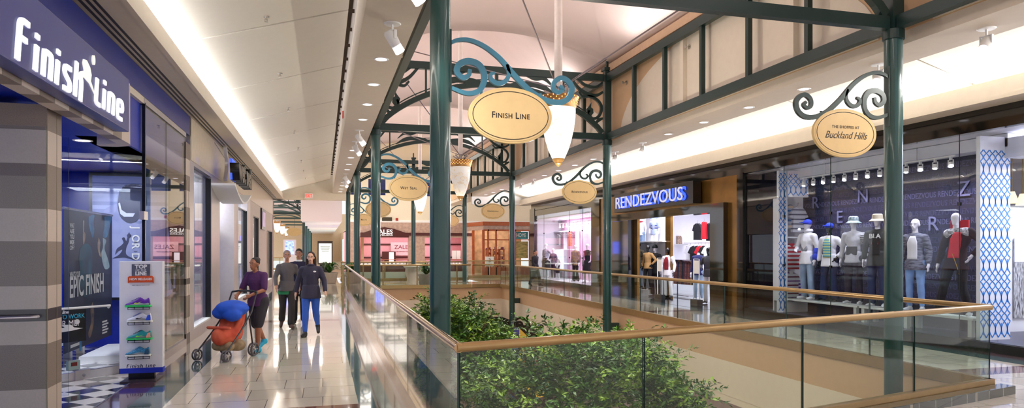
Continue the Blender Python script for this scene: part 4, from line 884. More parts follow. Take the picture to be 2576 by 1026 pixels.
garment('red and white striped polo shirt hanging in the niche', red_s, 11.52, TB1+.16, 1.86, 0, .5, .62, grp=SG, collar=mat('red_collar','c81e3c',.7)); garment('white polo with thin purple stripes hanging below the red one', pur_s, 11.50, TB1+.16, 1.16, 0, .5, .64, grp=SG, collar=M['white'])
garment('folded-front shirt in blue, peach and grey stripes, top left of the niche', blu_s, 11.47, TB1+.22, 2.9, 0, .4, .62, False, grp=SG); garment('grey and white striped V-neck shirt, top right of the niche', gr_s, 11.72, TB1+.14, 2.82, 0, .42, .64, True, grp=SG)
garment('purple striped shirt edge behind the red polo', stripemat('purple_stripes', ['6a2fb0','e8e4f4'], .09), 11.8, TB1+.3, 1.0, 0, .3, .6, False, grp=SG)
# entrance shelving, clothes rails, plinths and glass
esw = MB(); esw.box(12.2, 12.3, R(1688,12.2), R(1592,12.2), 0, 3.3); struct(esw, 'wall_shelf_back', wp)
gp2 = MB(); gp2.box(11.9, 12.0, R(1690,11.95), R(1677,11.95), 0, 3.3); gp2.box(11.1, 11.2, tO1-.25, tO1+.6, 0, 3.3); struct(gp2, 'wall_gold_pillar', M['gold'])
def shelf(u, t0, t1, z, label):
    return tag(MB().box(u, u+.45, t0, t1, z, z+.04).build('wall_shelf', M['white']), label, 'shelf')
shelf(11.75, R(1676,11.9), R(1596,11.9), 2.0, 'white shelf holding two half mannequins inside the entrance')
shelf(13.2, R(1795,13.2)+.2, R(1720,13.2), 1.95, 'white shelf with dark and red shirts at the right inside the entrance')
shelf(13.4, R(1730,13.4), R(1694,13.4), 1.9, 'short white shelf with a small box beside the gold pillar')
CG = 'tops on the upper shelf in the entrance'
garment('black long-sleeved top with white stripes on the upper shelf', mat('black_knit','14141c',.8), 13.15, R(1752,13.1), 2.68, -PI/2, .5, .6, grp=CG); garment('red top under a black cardigan on the upper shelf', mat('bright_red','d0182c',.7), 13.1, R(1772,13.1), 2.72, -PI/2, .36, .62, False, grp=CG)
garment('black cardigan sleeve beside the red top on the upper shelf', mat('black_knit','14141c',.8), 13.2, R(1786,13.2), 2.66, -PI/2, .42, .62, grp=CG); garment('dark trousers folded over at the far right of the upper shelf', mat('ink_denim','161c3c',.8), 12.9, R(1797,12.9), 2.4, -PI/2, .34, .8, False, cat='trousers', name='hanging_trousers', grp=CG)
CG2 = 'tops on the middle rail in the entrance'
for i, (x, c, l) in enumerate(((1737,'e9e8f0','white'),(1748,'17171f','black'),(1757,'1b1a22','charcoal'),(1764,'c81a2c','red'),(1774,'17161c','jet black'),(1783,'dcdce8','pale grey'))):
    garment(l+' top on the middle rail, '+['leftmost','second from left','third from left','in the centre','fifth from left','rightmost'][i], mat('fabric_'+c, c, .8), 13.0, R(x,13.0), 1.86, -PI/2+.5, .42, .6, grp=CG2)
random.seed(3); LG = 'patterned leggings on the low rail'
for i in range(14):
    x = 1696 + i*3.1; c = random.choice(['7a3a3a','3a3a6a','8a6a4a','2a2a34','a05a4a','4a2a4a','c89a6a'])
    garment('patterned hanging leggings on the low rail in the entrance', mat('leggings_'+c, c, .8, col2='181824', scale=35), 12.7+.01*i, R(x,12.7), 1.3, -PI/2+.3, .13, .85, False, False, 'leggings', 'hanging_leggings', .05, LG)
rk = thing('clothes_rail', 'steel clothes rail carrying patterned leggings inside the entrance', 'clothes rail', (12.72, R(1744,12.7), 0), PI/2); RL = R(1690,12.7)-R(1744,12.7)
MB().cyl((0,0,1.32), (RL,0,1.32), .015).build('top_bar', M['steel'], rk, True)
for x in (0, RL): MB().box(x-.015, x+.015, -.015, .015, .05, 1.32).build('post', M['steel'], rk)
MB().box(0, RL, -.2, .2, .05, .08).build('base', M['steel'], rk)
sgk = thing('sunglasses_rack', 'white wall rack covered with rows of sunglasses', 'rack', (13.35, R(1729,13.4), 0), -PI/2); q = MB(); MB().box(-.02, 1.35, 0, .05, 1.30, 1.85).build('board', wp, sgk)
for i in range(12):
    for j in range(9): q.box(.04+i*.108, .11+i*.108, -.03, 0, 1.33+j*.056, 1.35+j*.056)
tag(q.build('sunglasses', mat('dark_lens','4a4448',.3), sgk), kind='stuff')
tag(MB().prism([(-.17,0),(.17,0),(.15,.26),(.06,.33),(-.10,.30),(-.16,.2)], -.1, .1).build('tote_bag', mat('leopard_bag','d8b8a0',.6,col2='4a302a',scale=30), loc=(13.62, R(1704,13.6), 1.941)), 'small patterned bag on the short shelf beside the gold pillar', 'bag')
bpy.data.objects['tote_bag'].rotation_euler[2] = -PI/2
for i, (x, u) in enumerate(((1615,11.62),)):
    tag(MB().lathe([(.5,0),(.5,.24),(.49,.25)], n=32).build('round_plinth', wp, loc=(u, R(x,u), .003)), 'round white plinth under the group of mannequins in the entrance', 'plinth')
for i, (x, l, u) in enumerate(((1660,'left',10.95),(1752,'right',10.95))):
    o = thing('security_gate', 'clear anti-theft gate with dark foot, at the %s of the entrance' % l, 'security gate', (u, R(x,u), 0), -PI/2, 'anti-theft gates'); MB().box(-.2,.2,-.1,.1,.003,.22).build('foot', M['black'], o, bevel=.01); k = MB()
    k.box(-.17,-.155,-.015,.015,.22,1.45); k.box(.155,.17,-.015,.015,.22,1.45); k.box(-.17,.17,-.015,.015,1.435,1.45); k.build('frame', wp, o); MB().box(-.14,.14,-.012,-.006,1.0,1.4).build('notice_card', M['white'], o)
dm = MB(); dm.box(10.6, 12.3, tO0, tO1, .0015, .0035); struct(dm, 'trim_10', mat('dark_polished_threshold', '2a2836', .06, coat=.6))
# pink window contents
pk = MB(); pk.box(12.6, 12.7, 26, 35.9, .1, 3.3); struct(pk, 'wall_pink_display', mat('pink_print_wall', 'e59ac4', .6, col2='f3c4dd', scale=1.2))
pkf = MB(); pkf.box(11, 12.7, 27, 35.9, .1, .2); struct(pkf, 'floor', wp)
ps = thing('display_shelf', 'tall white frame of shelves in the pink-lit window', 'shelf', (12.45, R(1450,12.4), .2), PI/2); PL = R(1393,12.4)-R(1450,12.4)
for x in (0, PL/2, PL): MB().box(x-.04, x+.04, -.1, .1, 0, 2.5).build('upright', wp, ps)
for z in (.75, 1.5, 2.45): MB().box(0, PL, -.1, .25, z, z+.05).build('board', wp, ps)
garment('black and white zigzag dress hanging in the pink-lit window', stripemat('zigzag_knit', ['15151c','f0f0f4'], .07), 12.25, R(1408,12.3), 2.55, -PI/2, .42, .6, False, cat='dress', name='hanging_dress'); garment('orange and red patterned vest hanging in the pink-lit window', mat('orange_red_knit','d8442e',.7,col2='e8886a',scale=12), 12.25, R(1437,12.3), 2.65, -PI/2, .4, .75, False, cat='vest', name='hanging_vest')
lb = thing('light_panel', 'pale mint lit poster standing low between the window mannequins', 'poster', (12.0, R(1416,12.0), .6), PI/2); MB().box(0, 1.6, -.03, .03, 0, 1.1).build('panel', mat('mint_lit_panel', 'd4f0ea', .4, emit=.7), lb)
# ================================================================== FAR END
TZ = 49.5
gr = MB(); XZ = lambda x: U(x, TZ)
M['pinkgran'] = mat('rose_granite', 'b79a8c', .4, var=.2, scale=6)
gr.box(1.56, XZ(1190), TZ, 50, H(597,5,TZ), 3.62); zt_ = H(597,5,TZ)-.001; gr.box(1.56, XZ(905), TZ, 50, 0, zt_); gr.box(XZ(1028), XZ(1069), TZ, 50, 0, zt_); gr.box(XZ(1163), XZ(1190), TZ, 50, 0, zt_)
struct(gr, 'wall_rose_granite', M['pinkgran'])
wd = mat('dark_mahogany', '4a1a18', .3, var=.15, scale=12)
hd_ = thing('shop_header', 'dark mahogany gabled header with white lettering over the pink jeweller', 'sign', (XZ(905), TZ, 0)); hx = lambda x: XZ(x) - XZ(905); hz = lambda y: H(y, 4, TZ)
MB().prism([(hx(905),hz(597)),(hx(1028),hz(597)),(hx(1028),hz(585)),(hx(1020),hz(585)),(hx(990),hz(575)),(hx(967),hz(571)),(hx(945),hz(575)),(hx(915),hz(585)),(hx(905),hz(585))], -.12, 0).build('gable_board', wd, hd_)
MB().box(hx(1028), hx(1190), -.08, 0, hz(592), hz(585)).build('side_board', wd, hd_)
fit(text('ZALES', .5, M['litwhite'], hd_, loc=(hx(964),-.14,hz(582.5)), ext=.01, bold=.006), hx(987)-hx(940), .30); fit(text('JEWELERS', .2, M['litwhite'], hd_, loc=(hx(964),-.14,hz(591.5)), ext=.01, bold=.003), hx(987)-hx(940), .10)
zi = MB(); zi.box(1.6, XZ(1190), 53.6, 53.8, 0, 3.0); zi.box(1.5,1.6,50,53.6,0,3); zi.box(XZ(1190),XZ(1190)+.1,50,53.6,0,3); struct(zi, 'wall_pink_interior', mat('pink_shop_wall', 'f0b2bc', .6)); zi = MB(); zi.box(1.5, XZ(1190), 50, 53.8, 2.95, 3.0); struct(zi, 'ceiling', M['white'])
area('shop_light', (5.5, 51.6, 2.9), 7, 2.5, 95, (1,.80,.84))
zf_ = MB(); zf_.box(1.5, 14, 49.5, 60, -.05, .002); struct(zf_, 'floor', M['tile'])
tr2 = MB(); tr2.box(1.6, XZ(1190), 53.5, 53.6, 2.05, 2.15); tr2.box(1.6, XZ(1190), 53.5, 53.6, 1.05, 1.15); struct(tr2, 'trim_11', wd)
zp = thing('wall_poster', 'pale pink poster with maroon letters on the back wall of the jeweller', 'poster', (U(1013,53.4), 53.45, 1.7)); MB().box(-.9,.9,-.02,.0,-.45,.55).build('sheet', mat('pale_pink_sheet','f6ccd2',.5), zp); fit(text('ZALES', .4, mat('maroon_print','7a1f38',.5), zp, loc=(0,-.03,.2), ext=.004), 1.25, .3); fit(text('THE DIAMOND STORE', .2, mat('maroon_print','7a1f38',.5), zp, loc=(0,-.03,-.15), ext=.004), 1.0, .08)
def counter(x0, x1, label, t=TZ+.1):
    o = thing('jewellery_counter', label, 'display counter', (XZ(x0), t, 0), 0, 'glass-topped jewellery counters'); W = XZ(x1)-XZ(x0)
    MB().box(0, W, -.3, .3, 0.003, .62).build('body', wd, o); MB().box(0, W, -.28, .28, .62, .68).build('tray', mat('lit_white_tray','fff4ec',.4,emit=.7), o)
    for i in range(6): MB().ell((W*(i+.5)/6, -.1, .74), (W*.06,.08,.06), 8, 5).build('display_pad', M['white'], o)
    MB().box(0, W, -.3, .3, .68, .98).build('glass_case', M['shopglass'], o); MB().box(-.02, W+.02, -.32, .32, .98, 1.01).build('top_rim', mat('orange_brown_wood','a85a34',.3), o)
counter(906, 963, 'long lit jewellery counter at left in the pink jeweller'); counter(966, 1026, 'long lit jewellery counter below the white-lettered header'); counter(1071, 1112, 'jewellery counter right of the granite pier'); counter(1114, 1160, 'jewellery counter right of the thick near column, with boxes')
for i, x in enumerate((1143, 1152)): tag(MB().box(-.14,.14,-.1,.1,0,.62).build('gift_box', M['whitegloss'], loc=(XZ(x)+.05*i, TZ+.1, 1.013)), ['white upright box on the right counter, left one', 'white upright box on the right counter, right one'][i], 'box', 'white boxes on the jewellery counter')
bx = MB(); bx.box(-.5,.5,-.2,.2,0,1.55); bk_ = thing('shop_cabinet', 'dark cabinet with bright screen at the back of the pink jeweller', 'cabinet', (U(978,53.2), 53.2, 0.003)); bx.build('body', wd, bk_); MB().box(-.0,.36,-.22,-.2,.8,1.5).build('screen', mat('white_lit_screen','eef2ff',.4,emit=.3), bk_)
# smoke detector style boxes on the end wall
tag(MB().box(-.35,.35,-.08,0,-.14,.14).build('wall_vent', mat('dark_grille','3a3220',.5), loc=(U(974,49.7), 49.85, H(551,4,49.8))), 'small dark square grille pair on the cream wall above the jeweller', 'vent'); tag(MB().box(-.09,.09,-.06,0,-.09,.09).build('fire_alarm', mat('alarm_red','a82a24',.4), loc=(U(999,49.7), 49.85, H(551,4,49.8))), 'small dark red alarm box on the cream wall above the jeweller', 'alarm')
# wood-framed corner shop
ow = mat('orange_oak', 'a8562c', .3, var=.15, scale=8); TC = 46.0; xc = lambda x: U(x, TC); zc = lambda y: H(y, 7.5, TC)
cs_ = MB(); cs_.mi = 1; cs_.box(xc(1214), xc(1345), TC-.1, TC+.5, zc(566), zc(556)); cs_.hexa([(xc(1190),TC+3.4,zc(566)),(xc(1214),TC-.1,zc(566)),(xc(1216),TC+.2,zc(566)),(xc(1192),TC+3.6,zc(566))],[(xc(1190),TC+3.4,zc(556)),(xc(1214),TC-.1,zc(556)),(xc(1216),TC+.2,zc(556)),(xc(1192),TC+3.6,zc(556))]); cs_.mi = 2; cs_.box(xc(1216), xc(1345), TC, TC+.5, zc(576), zc(566)); cs_.hexa([(xc(1190),TC+3.5,zc(577)),(xc(1216),TC,zc(577)),(xc(1218),TC+.3,zc(577)),(xc(1192),TC+3.8,zc(577))],[(xc(1190),TC+3.5,zc(566)),(xc(1216),TC,zc(566)),(xc(1218),TC+.3,zc(566)),(xc(1192),TC+3.8,zc(566))])
cs_.mi = 1
for x, w in ((1227,3),(1247,3),(1281,2),(1295,3),(1332,3)): cs_.box(xc(x), xc(x+w), TC-.05, TC+.2, 0, zc(576))
cs_.box(xc(1216), xc(1345), TC-.05, TC+.2, zc(580), zc(576)); cs_.box(xc(1216), xc(1345), TC-.03, TC+.15, zc(604), zc(601)); cs_.box(xc(1216), xc(1345), TC-.05, TC+.2, 0, .5)
for f_ in (0, .5, 1): u_ = xc(1192)+(xc(1216)-xc(1192))*f_; t_ = TC+3.5-3.5*f_; cs_.box(u_-.08, u_+.08, t_-.08, t_+.08, 0, zc(577))
struct(cs_, 'wall_corner_shop', [M['pinkgran'], ow, M['pinkgran']])
ci = MB(); ci.box(xc(1200), xc(1350), 49.9, 50.0, 0, 3.6); struct(ci, 'wall_corner_interior', mat('warm_tan_interior','a8805c',.6,var=.3,scale=3)); area('shop_light', (xc(1265), 48, 3.4), 3, 3, 70, (1,.9,.8))
hb_ = thing('shop_banner', 'teal HOME banner in the corner shop window', 'banner', (xc(1299), TC+.25, 0)); MB().box(0, xc(1331)-xc(1299), 0, .03, zc(600), zc(581)).build('cloth', mat('teal_banner','2f8f96',.5), hb_); fit(text('HOME', .4, M['white'], hb_, loc=(.42,-.01,zc(590)), ext=.003), .7, .28)
ld = thing('shop_poster', 'landscape poster with olive trees below the teal banner', 'poster', (xc(1299), TC+.25, 0)); MB().box(0, xc(1331)-xc(1299), 0, .03, zc(650), zc(606)).build('sheet', mat('olive_landscape_print','7a7a3a',.5,col2='c8b070',scale=3,stretch=(1,1,3)), ld)
random.seed(5)
for j, (x, w) in enumerate(((1232,13),(1251,14),(1267,12))):
    o = thing('shop_rack', ['shelf rack of jars at left in the corner shop window','shelf rack of jars in the middle of the corner shop window','shelf rack of jars at right in the corner shop window, before the third right column'][j], 'rack', (xc(x), TC+1.2, .003)); w_ = xc(x+w)-xc(x)
    for i in range(5): MB().box(0, w_, -.15, .15, .35+.33*i, .38+.33*i).build('board', ow, o)
    for sx in (0, w_-.04): MB().box(sx, sx+.04, -.15, .15, 0, 1.75).build('side', ow, o)
    for i in range(5):
        for k in range(4):
            h_ = random.uniform(.1,.24); tag(MB().cyl((0,0,0),(0,0,h_), .05, n=10).build('candle_jar', mat('jar_%d' % random.randint(0,4), random.choice(['b02a2a','e8d8c0','4a6a8a','d88a3a','7a3a5a']), .3), loc=(xc(x)+w_*(k+.6)/4.4, TC+1.2, .384+.33*i)), 'small coloured candle jar on a rack in the corner shop', 'jar', 'candle jars in the corner shop')
tag(text('3', .34, M['ink'], None, name='floor_sign_numeral', loc=(xc(1204)+.28, 43.95, 1.0)), 'dark numeral 3 on the small white sign by the wood-framed shop', 'numeral')
fs = thing('floor_sign', 'small white sign stand beside the wood-framed corner shop', 'sign stand', (xc(1204)+.28, 44.0, .002)); MB().box(-.28,.28,-.03,.03,.62,1.25).build('board', M['white'], fs); MB().cyl((0,0,0),(0,0,.62),.02).build('post', M['steel'], fs); MB().cyl((0,0,0),(0,0,.02),.2).build('base', M['steel'], fs)
# plants
def leafplant(o, n, r, h, z0, m, seed, w=.035):
    rr = random.Random(seed); b = MB()
    for i in range(n):
        a = rr.uniform(0, 2*PI); L = r*rr.uniform(.6,1.1); up = h*rr.uniform(.35,1.); pts = []
        for k in range(6):
            s = k/5; pts.append(Vector((math.cos(a)*L*s, math.sin(a)*L*s, z0 + up*math.sin(s*PI*.72))))
        side = Vector((-math.sin(a), math.cos(a), 0)); vs = []
        for k, p in enumerate(pts):
            ww = w*math.sin(PI*(k+.4)/5.8); vs += [p+side*ww, p+Vector((0,0,-.008)), p-side*ww]
        b.add(vs, [(k*3+j, k*3+j+1, k*3+4+j, k*3+3+j) for k in range(5) for j in (0,1)])
    return b.build('leaves', m, o, True)
lg = mat('glossy_green_leaf', '2f5a26', .4, col2='4d7f33', scale=6)
pm = mat('taupe_planter', 'a3978a', .6); pl_w = mat('pale_stone_planter', 'c4bab0', .6)
def planter(u, t, r, h, label, m=pm, seed=1, urn=False, leaves=True):
    o = thing('potted_plant' if leaves else 'stone_urn', label, 'plant' if leaves else 'urn', (u, t, .003)); prof = [(r*.72,0),(r*.8,h*.1),(r*.95,h*.8),(r*1.03,h*.9),(r*1.05,h),(r*.9,h),(r*.85,h*.9)] if not urn else [(r*.6,0),(r*.7,.05),(r*.62,h*.3),(r*.85,h*.7),(r*.8,h*.82),(r*1.05,h*.92),(r,h),(r*.8,h)]
    MB().lathe(prof, n=28).build('pot', m, o, True)
    if leaves: MB().cyl((0,0,h*.85),(0,0,h*.9), r*.9).build('soil', M['dark'], o); leafplant(o, 90, r*1.25, .62, h*.9, lg, seed, .04)
    return o
planter(U(828,37.4)+.0, 36.6, .43, .55, 'potted leafy plant at the end of the left walkway, before the lit directory', seed=2); planter(U(880,33.8), 33.4, .40, .55, 'potted plant behind the end of the left guard rail', seed=3)
planter(U(1066,33), 32.2, .38, .58, 'potted fern behind the brass rail, left of the thick near column', pl_w, 4); planter(U(1032,34.5), 33.6, .42, .98, 'tall pale stone urn beside the fern behind the brass rail', pl_w, 5, True, False); 
# directory light box and far people, blue kiosk
dl = thing('directory_board', 'bright lit directory board with dark frame at the end of the corridor', 'sign', (U(818,45), 45, 0)); w_ = (U(838,45)-U(800,45))/2
MB().box(-w_, w_, -.08, .08, H(665,.3,45), H(606,.3,45)).build('frame', mat('dark_bronze','3a2c26',.4), dl); MB().box(-w_+.07, w_-.07, -.1, -.08, H(662,.3,45)+.02, H(612,.3,45)).build('lit_panel', mat('lit_white_panel','eef4f2',.4,emit=.3), dl); MB().box(-w_*.7, w_*.7, -.1, .1, 0, H(665,.3,45)).build('foot', M['black'], dl)
for i_ in range(4): z_ = H(620+4*i_,.3,45); MB().box(-.3+.03*i_, .3-.03*i_, -.104, -.1, z_-.015, z_+.015).build('print_line', mat('pale_grey_print','a8b4b0',.5), dl)
kb_ = thing('screen_kiosk', 'white kiosk with blue-lit screen on the far upper walkway', 'kiosk', (U(729,55), 55, 0)); MB().box(-.45,.45,-.1,.1,0,2.45).build('body', M['alu'], kb_); MB().box(-.3,.3,-.12,-.1,1.35,2.35).build('screen', mat('blue_screen','3a4cff',.3,emit=1.8,col2='8090ff',scale=6), kb_)
ex = thing('exit_sign', 'small white sign with red EXIT letters on the gallery end wall', 'exit sign', (U(777,36.4), 36.45, H(493,.0,36.4))); MB().box(-.2,.2,-.05,.05,-.12,.12).build('body', M['white'], ex); fit(text('EXIT', .2, mat('red_glow','ff2a1a',.4,emit=1.6,var=0), ex, loc=(0,-.055,0), ext=.004, bold=.003), .32, .16)
ex = thing('exit_sign', 'red EXIT sign high on the wall behind the third right column sign', 'exit sign', (U(1255,49), 49.7, H(502,7,49))); MB().box(-.3,.3,-.05,.05,-.16,.16).build('body', M['white'], ex); fit(text('EXIT', .2, mat('red_glow','ff2a1a',.4,emit=1.6,var=0), ex, loc=(0,-.055,0), ext=.004, bold=.003), .5, .22)
# second court far left: columns, trusses, lamps
t0 = 63.0
for k in range(6):
    column(-1.6, t0+9.92*k, 'green column of the far court, number varies with distance' if 0 else ['nearest','second','third','fourth','fifth','last'][k] + ' column in the row of green columns at the far end of the corridor', .12)
    if k < 4:
        cross_frame(t0+9.92*k, ['nearest','second','third','fourth'][k] + ' scrollwork truss of the far court, left of the EXIT sign', -7.84, -1.6, k < 2, 4.73, grp='arched trusses of the far court')
        pendant(t0+9.92*k+4.96, A3, ['nearest','second','third','farthest'][k] + ' glowing lamp in the far court at left', '', -4.7, 3.38, .36, False, 'glowing lamps of the far court')
cw2 = MB(); cw2.box(-8.2, -8.0, 60, 105, 0, 7.2); cw2.box(-9, 4, 108, 108.3, 0, 7); cw2.box(2.6, 2.8, 50.3, 108, 0, 4.1); struct(cw2, 'wall_far_court', mat('warm_far_wall','d8c09a',.6)); cw2 = MB(); cw2.box(-8.2,-1.6,60,108,7.1,7.2); struct(cw2, 'ceiling', M['fabric']); area('far_court_light', (-4.8, 80, 6.9), 4, 30, 500, (1,.9,.75))
sfw = MB()
for k in range(6): sfw.box(-7.99, -7.9, 62+7*k, 66+7*k, .3, 3.2)
struct(sfw, 'window_2', mat('far_lit_window','6a78e8',.3,emit=.7,col2='ffe0a8',scale=.8))
rail((-2.0, 61), (-7.8, 61), [i/4 for i in range(1,4)], 'far brass rail of the second court, left end of the corridor', True, m=M['brass']); rail((-1.95, 61.2), (-1.95, 95), [i/18 for i in range(1,18)], 'far rail running along the second court beside the columns', m=M['brass'])
o = thing('oval_sign', 'tiny oval cream sign hanging at the first truss of the far court', 'sign', (U(741,60), 59.5, H(583,-4,60)), 0); E2 = [(.62*math.cos(2*PI*i/40), .34*math.sin(2*PI*i/40)) for i in range(40)]; MB().prism(E2, -.02, .02).build('plate', mat('olive_cream','b9a26a',.4), o); MB().box(-.01,.01,-.01,.01,.3,1.2).build('hanger', M['greend'], o)
# shop fronts of the far corridor right side
for k in range(5):
    w0 = 52 + k*9; q = MB(); q.box(2.5, 2.58, w0, w0+6, .2, 3.0); struct(q, 'window_3', mat(['pink_far_shop','white_far_shop','violet_far_shop','white_far_shop','cyan_far_shop'][k], ['e86ab0','f4f0ff','8a7ad8','f4f0ff','a8e0f0'][k], .4, emit=.8))
# mural wall at the extreme left of the second row: shop beyond the corner
wl = MB(); wl.box(-14, -8.2, 58, 58.2, 0, 4.1); struct(wl, 'wall_far_left', M['creamwall'])
# totem on the lower floor
tt = thing('totem_sign', 'yellow and red playground totem with black scroll rising from the floor below', 'sign', (U(1295,17.3), 17.3, -5), .5)
MB().box(-.08,.08,-.08,.08,0,4.72).build('post', mat('blue_violet_post','3a3f88',.4), tt); MB().prism([(.08,2.8),(1.25,2.8),(1.25,4.15),(.9,4.3),(.5,4.38),(.3,4.55),(.08,4.72)], -.06, .06).build('board', mat('warm_yellow_board','d9b44a',.5), tt)
MB().box(.3,.95,-.08,-.06,3.4,4.2).build('red_card', mat('crimson_card','b8283c',.5), tt); q = cr([(-.02,4.6),(-.08,4.75),(.0,4.92),(.2,4.96),(.42,4.85),(.6,4.62),(.85,4.5),(.98,4.56),(1.0,4.68),(.9,4.72)], 5); MB().ribbon(q, .06, -.05, .05).build('top_scroll', M['black'], tt); q = cr([(.02,4.76),(.1,4.86),(.22,4.82),(.24,4.7),(.14,4.68)], 5); MB().ribbon(q, .05, -.05, .05).build('inner_scroll', M['black'], tt)
# ---------------- ceiling fittings
def spotlight(u, t, aim, label, z=4.57, grp='white ceiling spotlights'):
    o = thing('ceiling_spotlight', label, 'spotlight', (u, t, z), aim, grp)
    MB().lathe([(.0,-.012),(.10,-.012),(.11,0),(.0,0)], n=20).build('canopy', M['white'], o, True); MB().box(-.012,.012,-.012,.012,-.1,-.01).build('stem', M['white'], o)
    y = MB()
    for s in (-1, 1): y.box(s*.075-.004, s*.075+.004, -.02, .02, -.2, -.09)
    y.box(-.078,.078,-.02,.02,-.10,-.09); y.build('yoke', M['white'], o)
    d = Vector((0,-.62,-.78)).normalized(); c = Vector((0,0,-.19)); MB().tube([c-d*.11, c-d*.08, c+d*.03, c+d*.09], [.045,.068,.07,.062], 18).build('head', M['white'], o, True)
    b = MB().tube([c+d*.09, c+d*.19], [.062,.066], 18).build('mesh_cage', mat('perforated_white','e9e9ee',.3,emit=.5), o, True); MB().tube([c+d*.185, c+d*.196], [.055,.05], 16).build('bulb', M['bulb'], o, True); return o
def downlight(u, t, label, z=4.57, grp='recessed downlights'):
    o = thing('downlight', label, 'downlight', (u, t, z), 0, grp); MB().lathe([(.085,-.002),(.11,-.006),(.115,0),(.085,0)], n=22).build('trim_ring', M['white'], o, True); MB().cyl((0,0,-.003),(0,0,0), .086, n=20).build('lens', M['bulb2'], o)
ords = ['nearest', 'second', 'third', 'fourth', 'fifth', 'sixth', 'seventh', 'eighth', 'ninth', 'tenth', 'eleventh', 'twelfth', 'thirteenth', 'fourteenth', 'fifteenth', 'sixteenth', 'seventeenth', 'eighteenth']
for side, u, a, nm in ((0, .84, PI*.55, 'left'), (1, 8.2, -PI*.45, 'right')):
    si_ = di = 0
    for k in range(3):
        t0_ = COLT[k]
        for dt in (-.8, 1.0):
            if side == 0 and k == 0 and dt < 0: 
                pass
            spotlight(u, t0_+dt, a + (.3 if dt > 0 else 0), ords[si_]+' white spotlight from the camera on the '+nm+' soffit'); si_ += 1
        for dt in (2.7, 4.35, 6.05, 7.7): downlight(u, t0_+dt, ords[di]+' downlight from the camera on the '+nm+' soffit'); di += 1
M['chrome'] = mat('chrome_sprinkler', 'c8c4be', .2, metal=.8)
for i in range(8):
    t = 10.5+3.2*i-1.6+1.2; u = -.75; z = 4.59+(u+1.95)*.29; o = thing('sprinkler', ords[i]+' ceiling sprinkler from the camera on the left panels', 'sprinkler', (u, t, z), 0, 'ceiling sprinklers'); MB().lathe([(0,-.01),(.04,-.01),(.045,0),(0,0)], n=14).build('escutcheon', M['chrome'], o); q = MB(); q.cyl((0,0,-.05),(0,0,0),.012); q.cyl((0,0,-.075),(0,0,-.07),.025); q.box(-.02,-.014,-.004,.004,-.07,-.03); q.box(.014,.02,-.004,.004,-.07,-.03); q.build('head', M['chrome'], o)
for i in range(4):
    t = 8.3+3.3*i; u = 9.25; z = 4.52+(10.62-u)*.29; o = thing('sprinkler', ords[i]+' ceiling sprinkler from the camera on the right panels', 'sprinkler', (u, t, z), 0, 'ceiling sprinklers'); MB().lathe([(0,-.01),(.04,-.01),(.045,0),(0,0)], n=14).build('escutcheon', M['chrome'], o); q = MB(); q.cyl((0,0,-.06),(0,0,0),.012); q.cyl((0,0,-.085),(0,0,-.08),.028); q.build('head', M['chrome'], o)
for k, (x, y) in enumerate(((1735,118),(1576,208))):
    t = T(x, 7.7); o = thing('sprinkler', ['side-wall sprinkler between green uprights, nearer one','side-wall sprinkler between green uprights, farther one'][k], 'sprinkler', (7.69, t, H(y,7.7,t)), 0, 'side-wall sprinklers'); q = MB(); q.cyl((0,0,0),(-.09,0,0),.015); q.cyl((-.09,0,0),(-.1,0,0),.04); q.build('head', M['chrome'], o); MB().cyl((.005,0,0),(-.01,0,0),.05).build('escutcheon', M['chrome'], o)
tag(MB().box(.455,.48,T(864,.48)-.06,T(864,.48)+.06,H(297,.48,T(864,.48)),H(280,.48,T(864,.48))).build('fire_strobe', mat('strobe_red','d8281c',.4)), 'small red strobe on the left bulkhead beside the ceiling gap', 'alarm')
spy = [spot('downlight_beam', (8.2, t, 4.5), (8.9, t, 0), 55, angle=100) for t in (10.5, 14.5, 20)] + [spot('downlight_beam', (.84, t, 4.5), (.2, t, 0), 55, angle=100) for t in (10.5, 12.2, 14, 20.5, 23, 31)]
spot('sign_spot', (.84, 6.9, 4.3), (2.0, 7.8, 3.4), 130, angle=50); spot('sign_spot', (8.2, 7.0, 4.3), (6.9, 7.8, 3.4), 130, angle=50); spot('sign_spot', (.84, 16.9, 4.3), (2.0, 17.7, 3.4), 110, angle=50); spot('sign_spot', (8.2, 16.9, 4.3), (6.8, 17.7, 3.4), 90, angle=50)
spot('shop_spot', (-3.4, 12.8, 3.0), (-3.3, 13.5, 1.8), 12, (.9,.93,1), 90)
for k, (x, y, t) in enumerate(((213,388,12.4),(347,390,12.9))):
    o = thing('track_spotlight', ['small dark spotlight at left under the blue shop ceiling','small dark spotlight at right under the blue shop ceiling'][k], 'spotlight', (U(x,t), t, H(y,-4,t)), .4); MB().cyl((0,0,0),(0,0,3.12-H(y,-4,t)), .012).build('stem', M['navy'], o); MB().tube([(0,.06,.04),(0,-.07,-.05)], [.05,.06], 14).build('head', M['navy'], o, True); MB().ell((0,-.07,-.05), (.045,.045,.045), 12, 6).build('bulb', M['bulb'], o, True)
o = thing('downlight', 'recessed downlight in the blue ceiling above the shop entrance', 'downlight', (U(208,9.9), 9.9, 3.12)); MB().lathe([(.085,-.004),(.11,-.008),(.115,0),(.085,0)], n=22).build('trim_ring', M['white'], o); MB().cyl((0,0,-.004),(0,0,0), .086, n=20).build('lens', M['bulb2'], o)
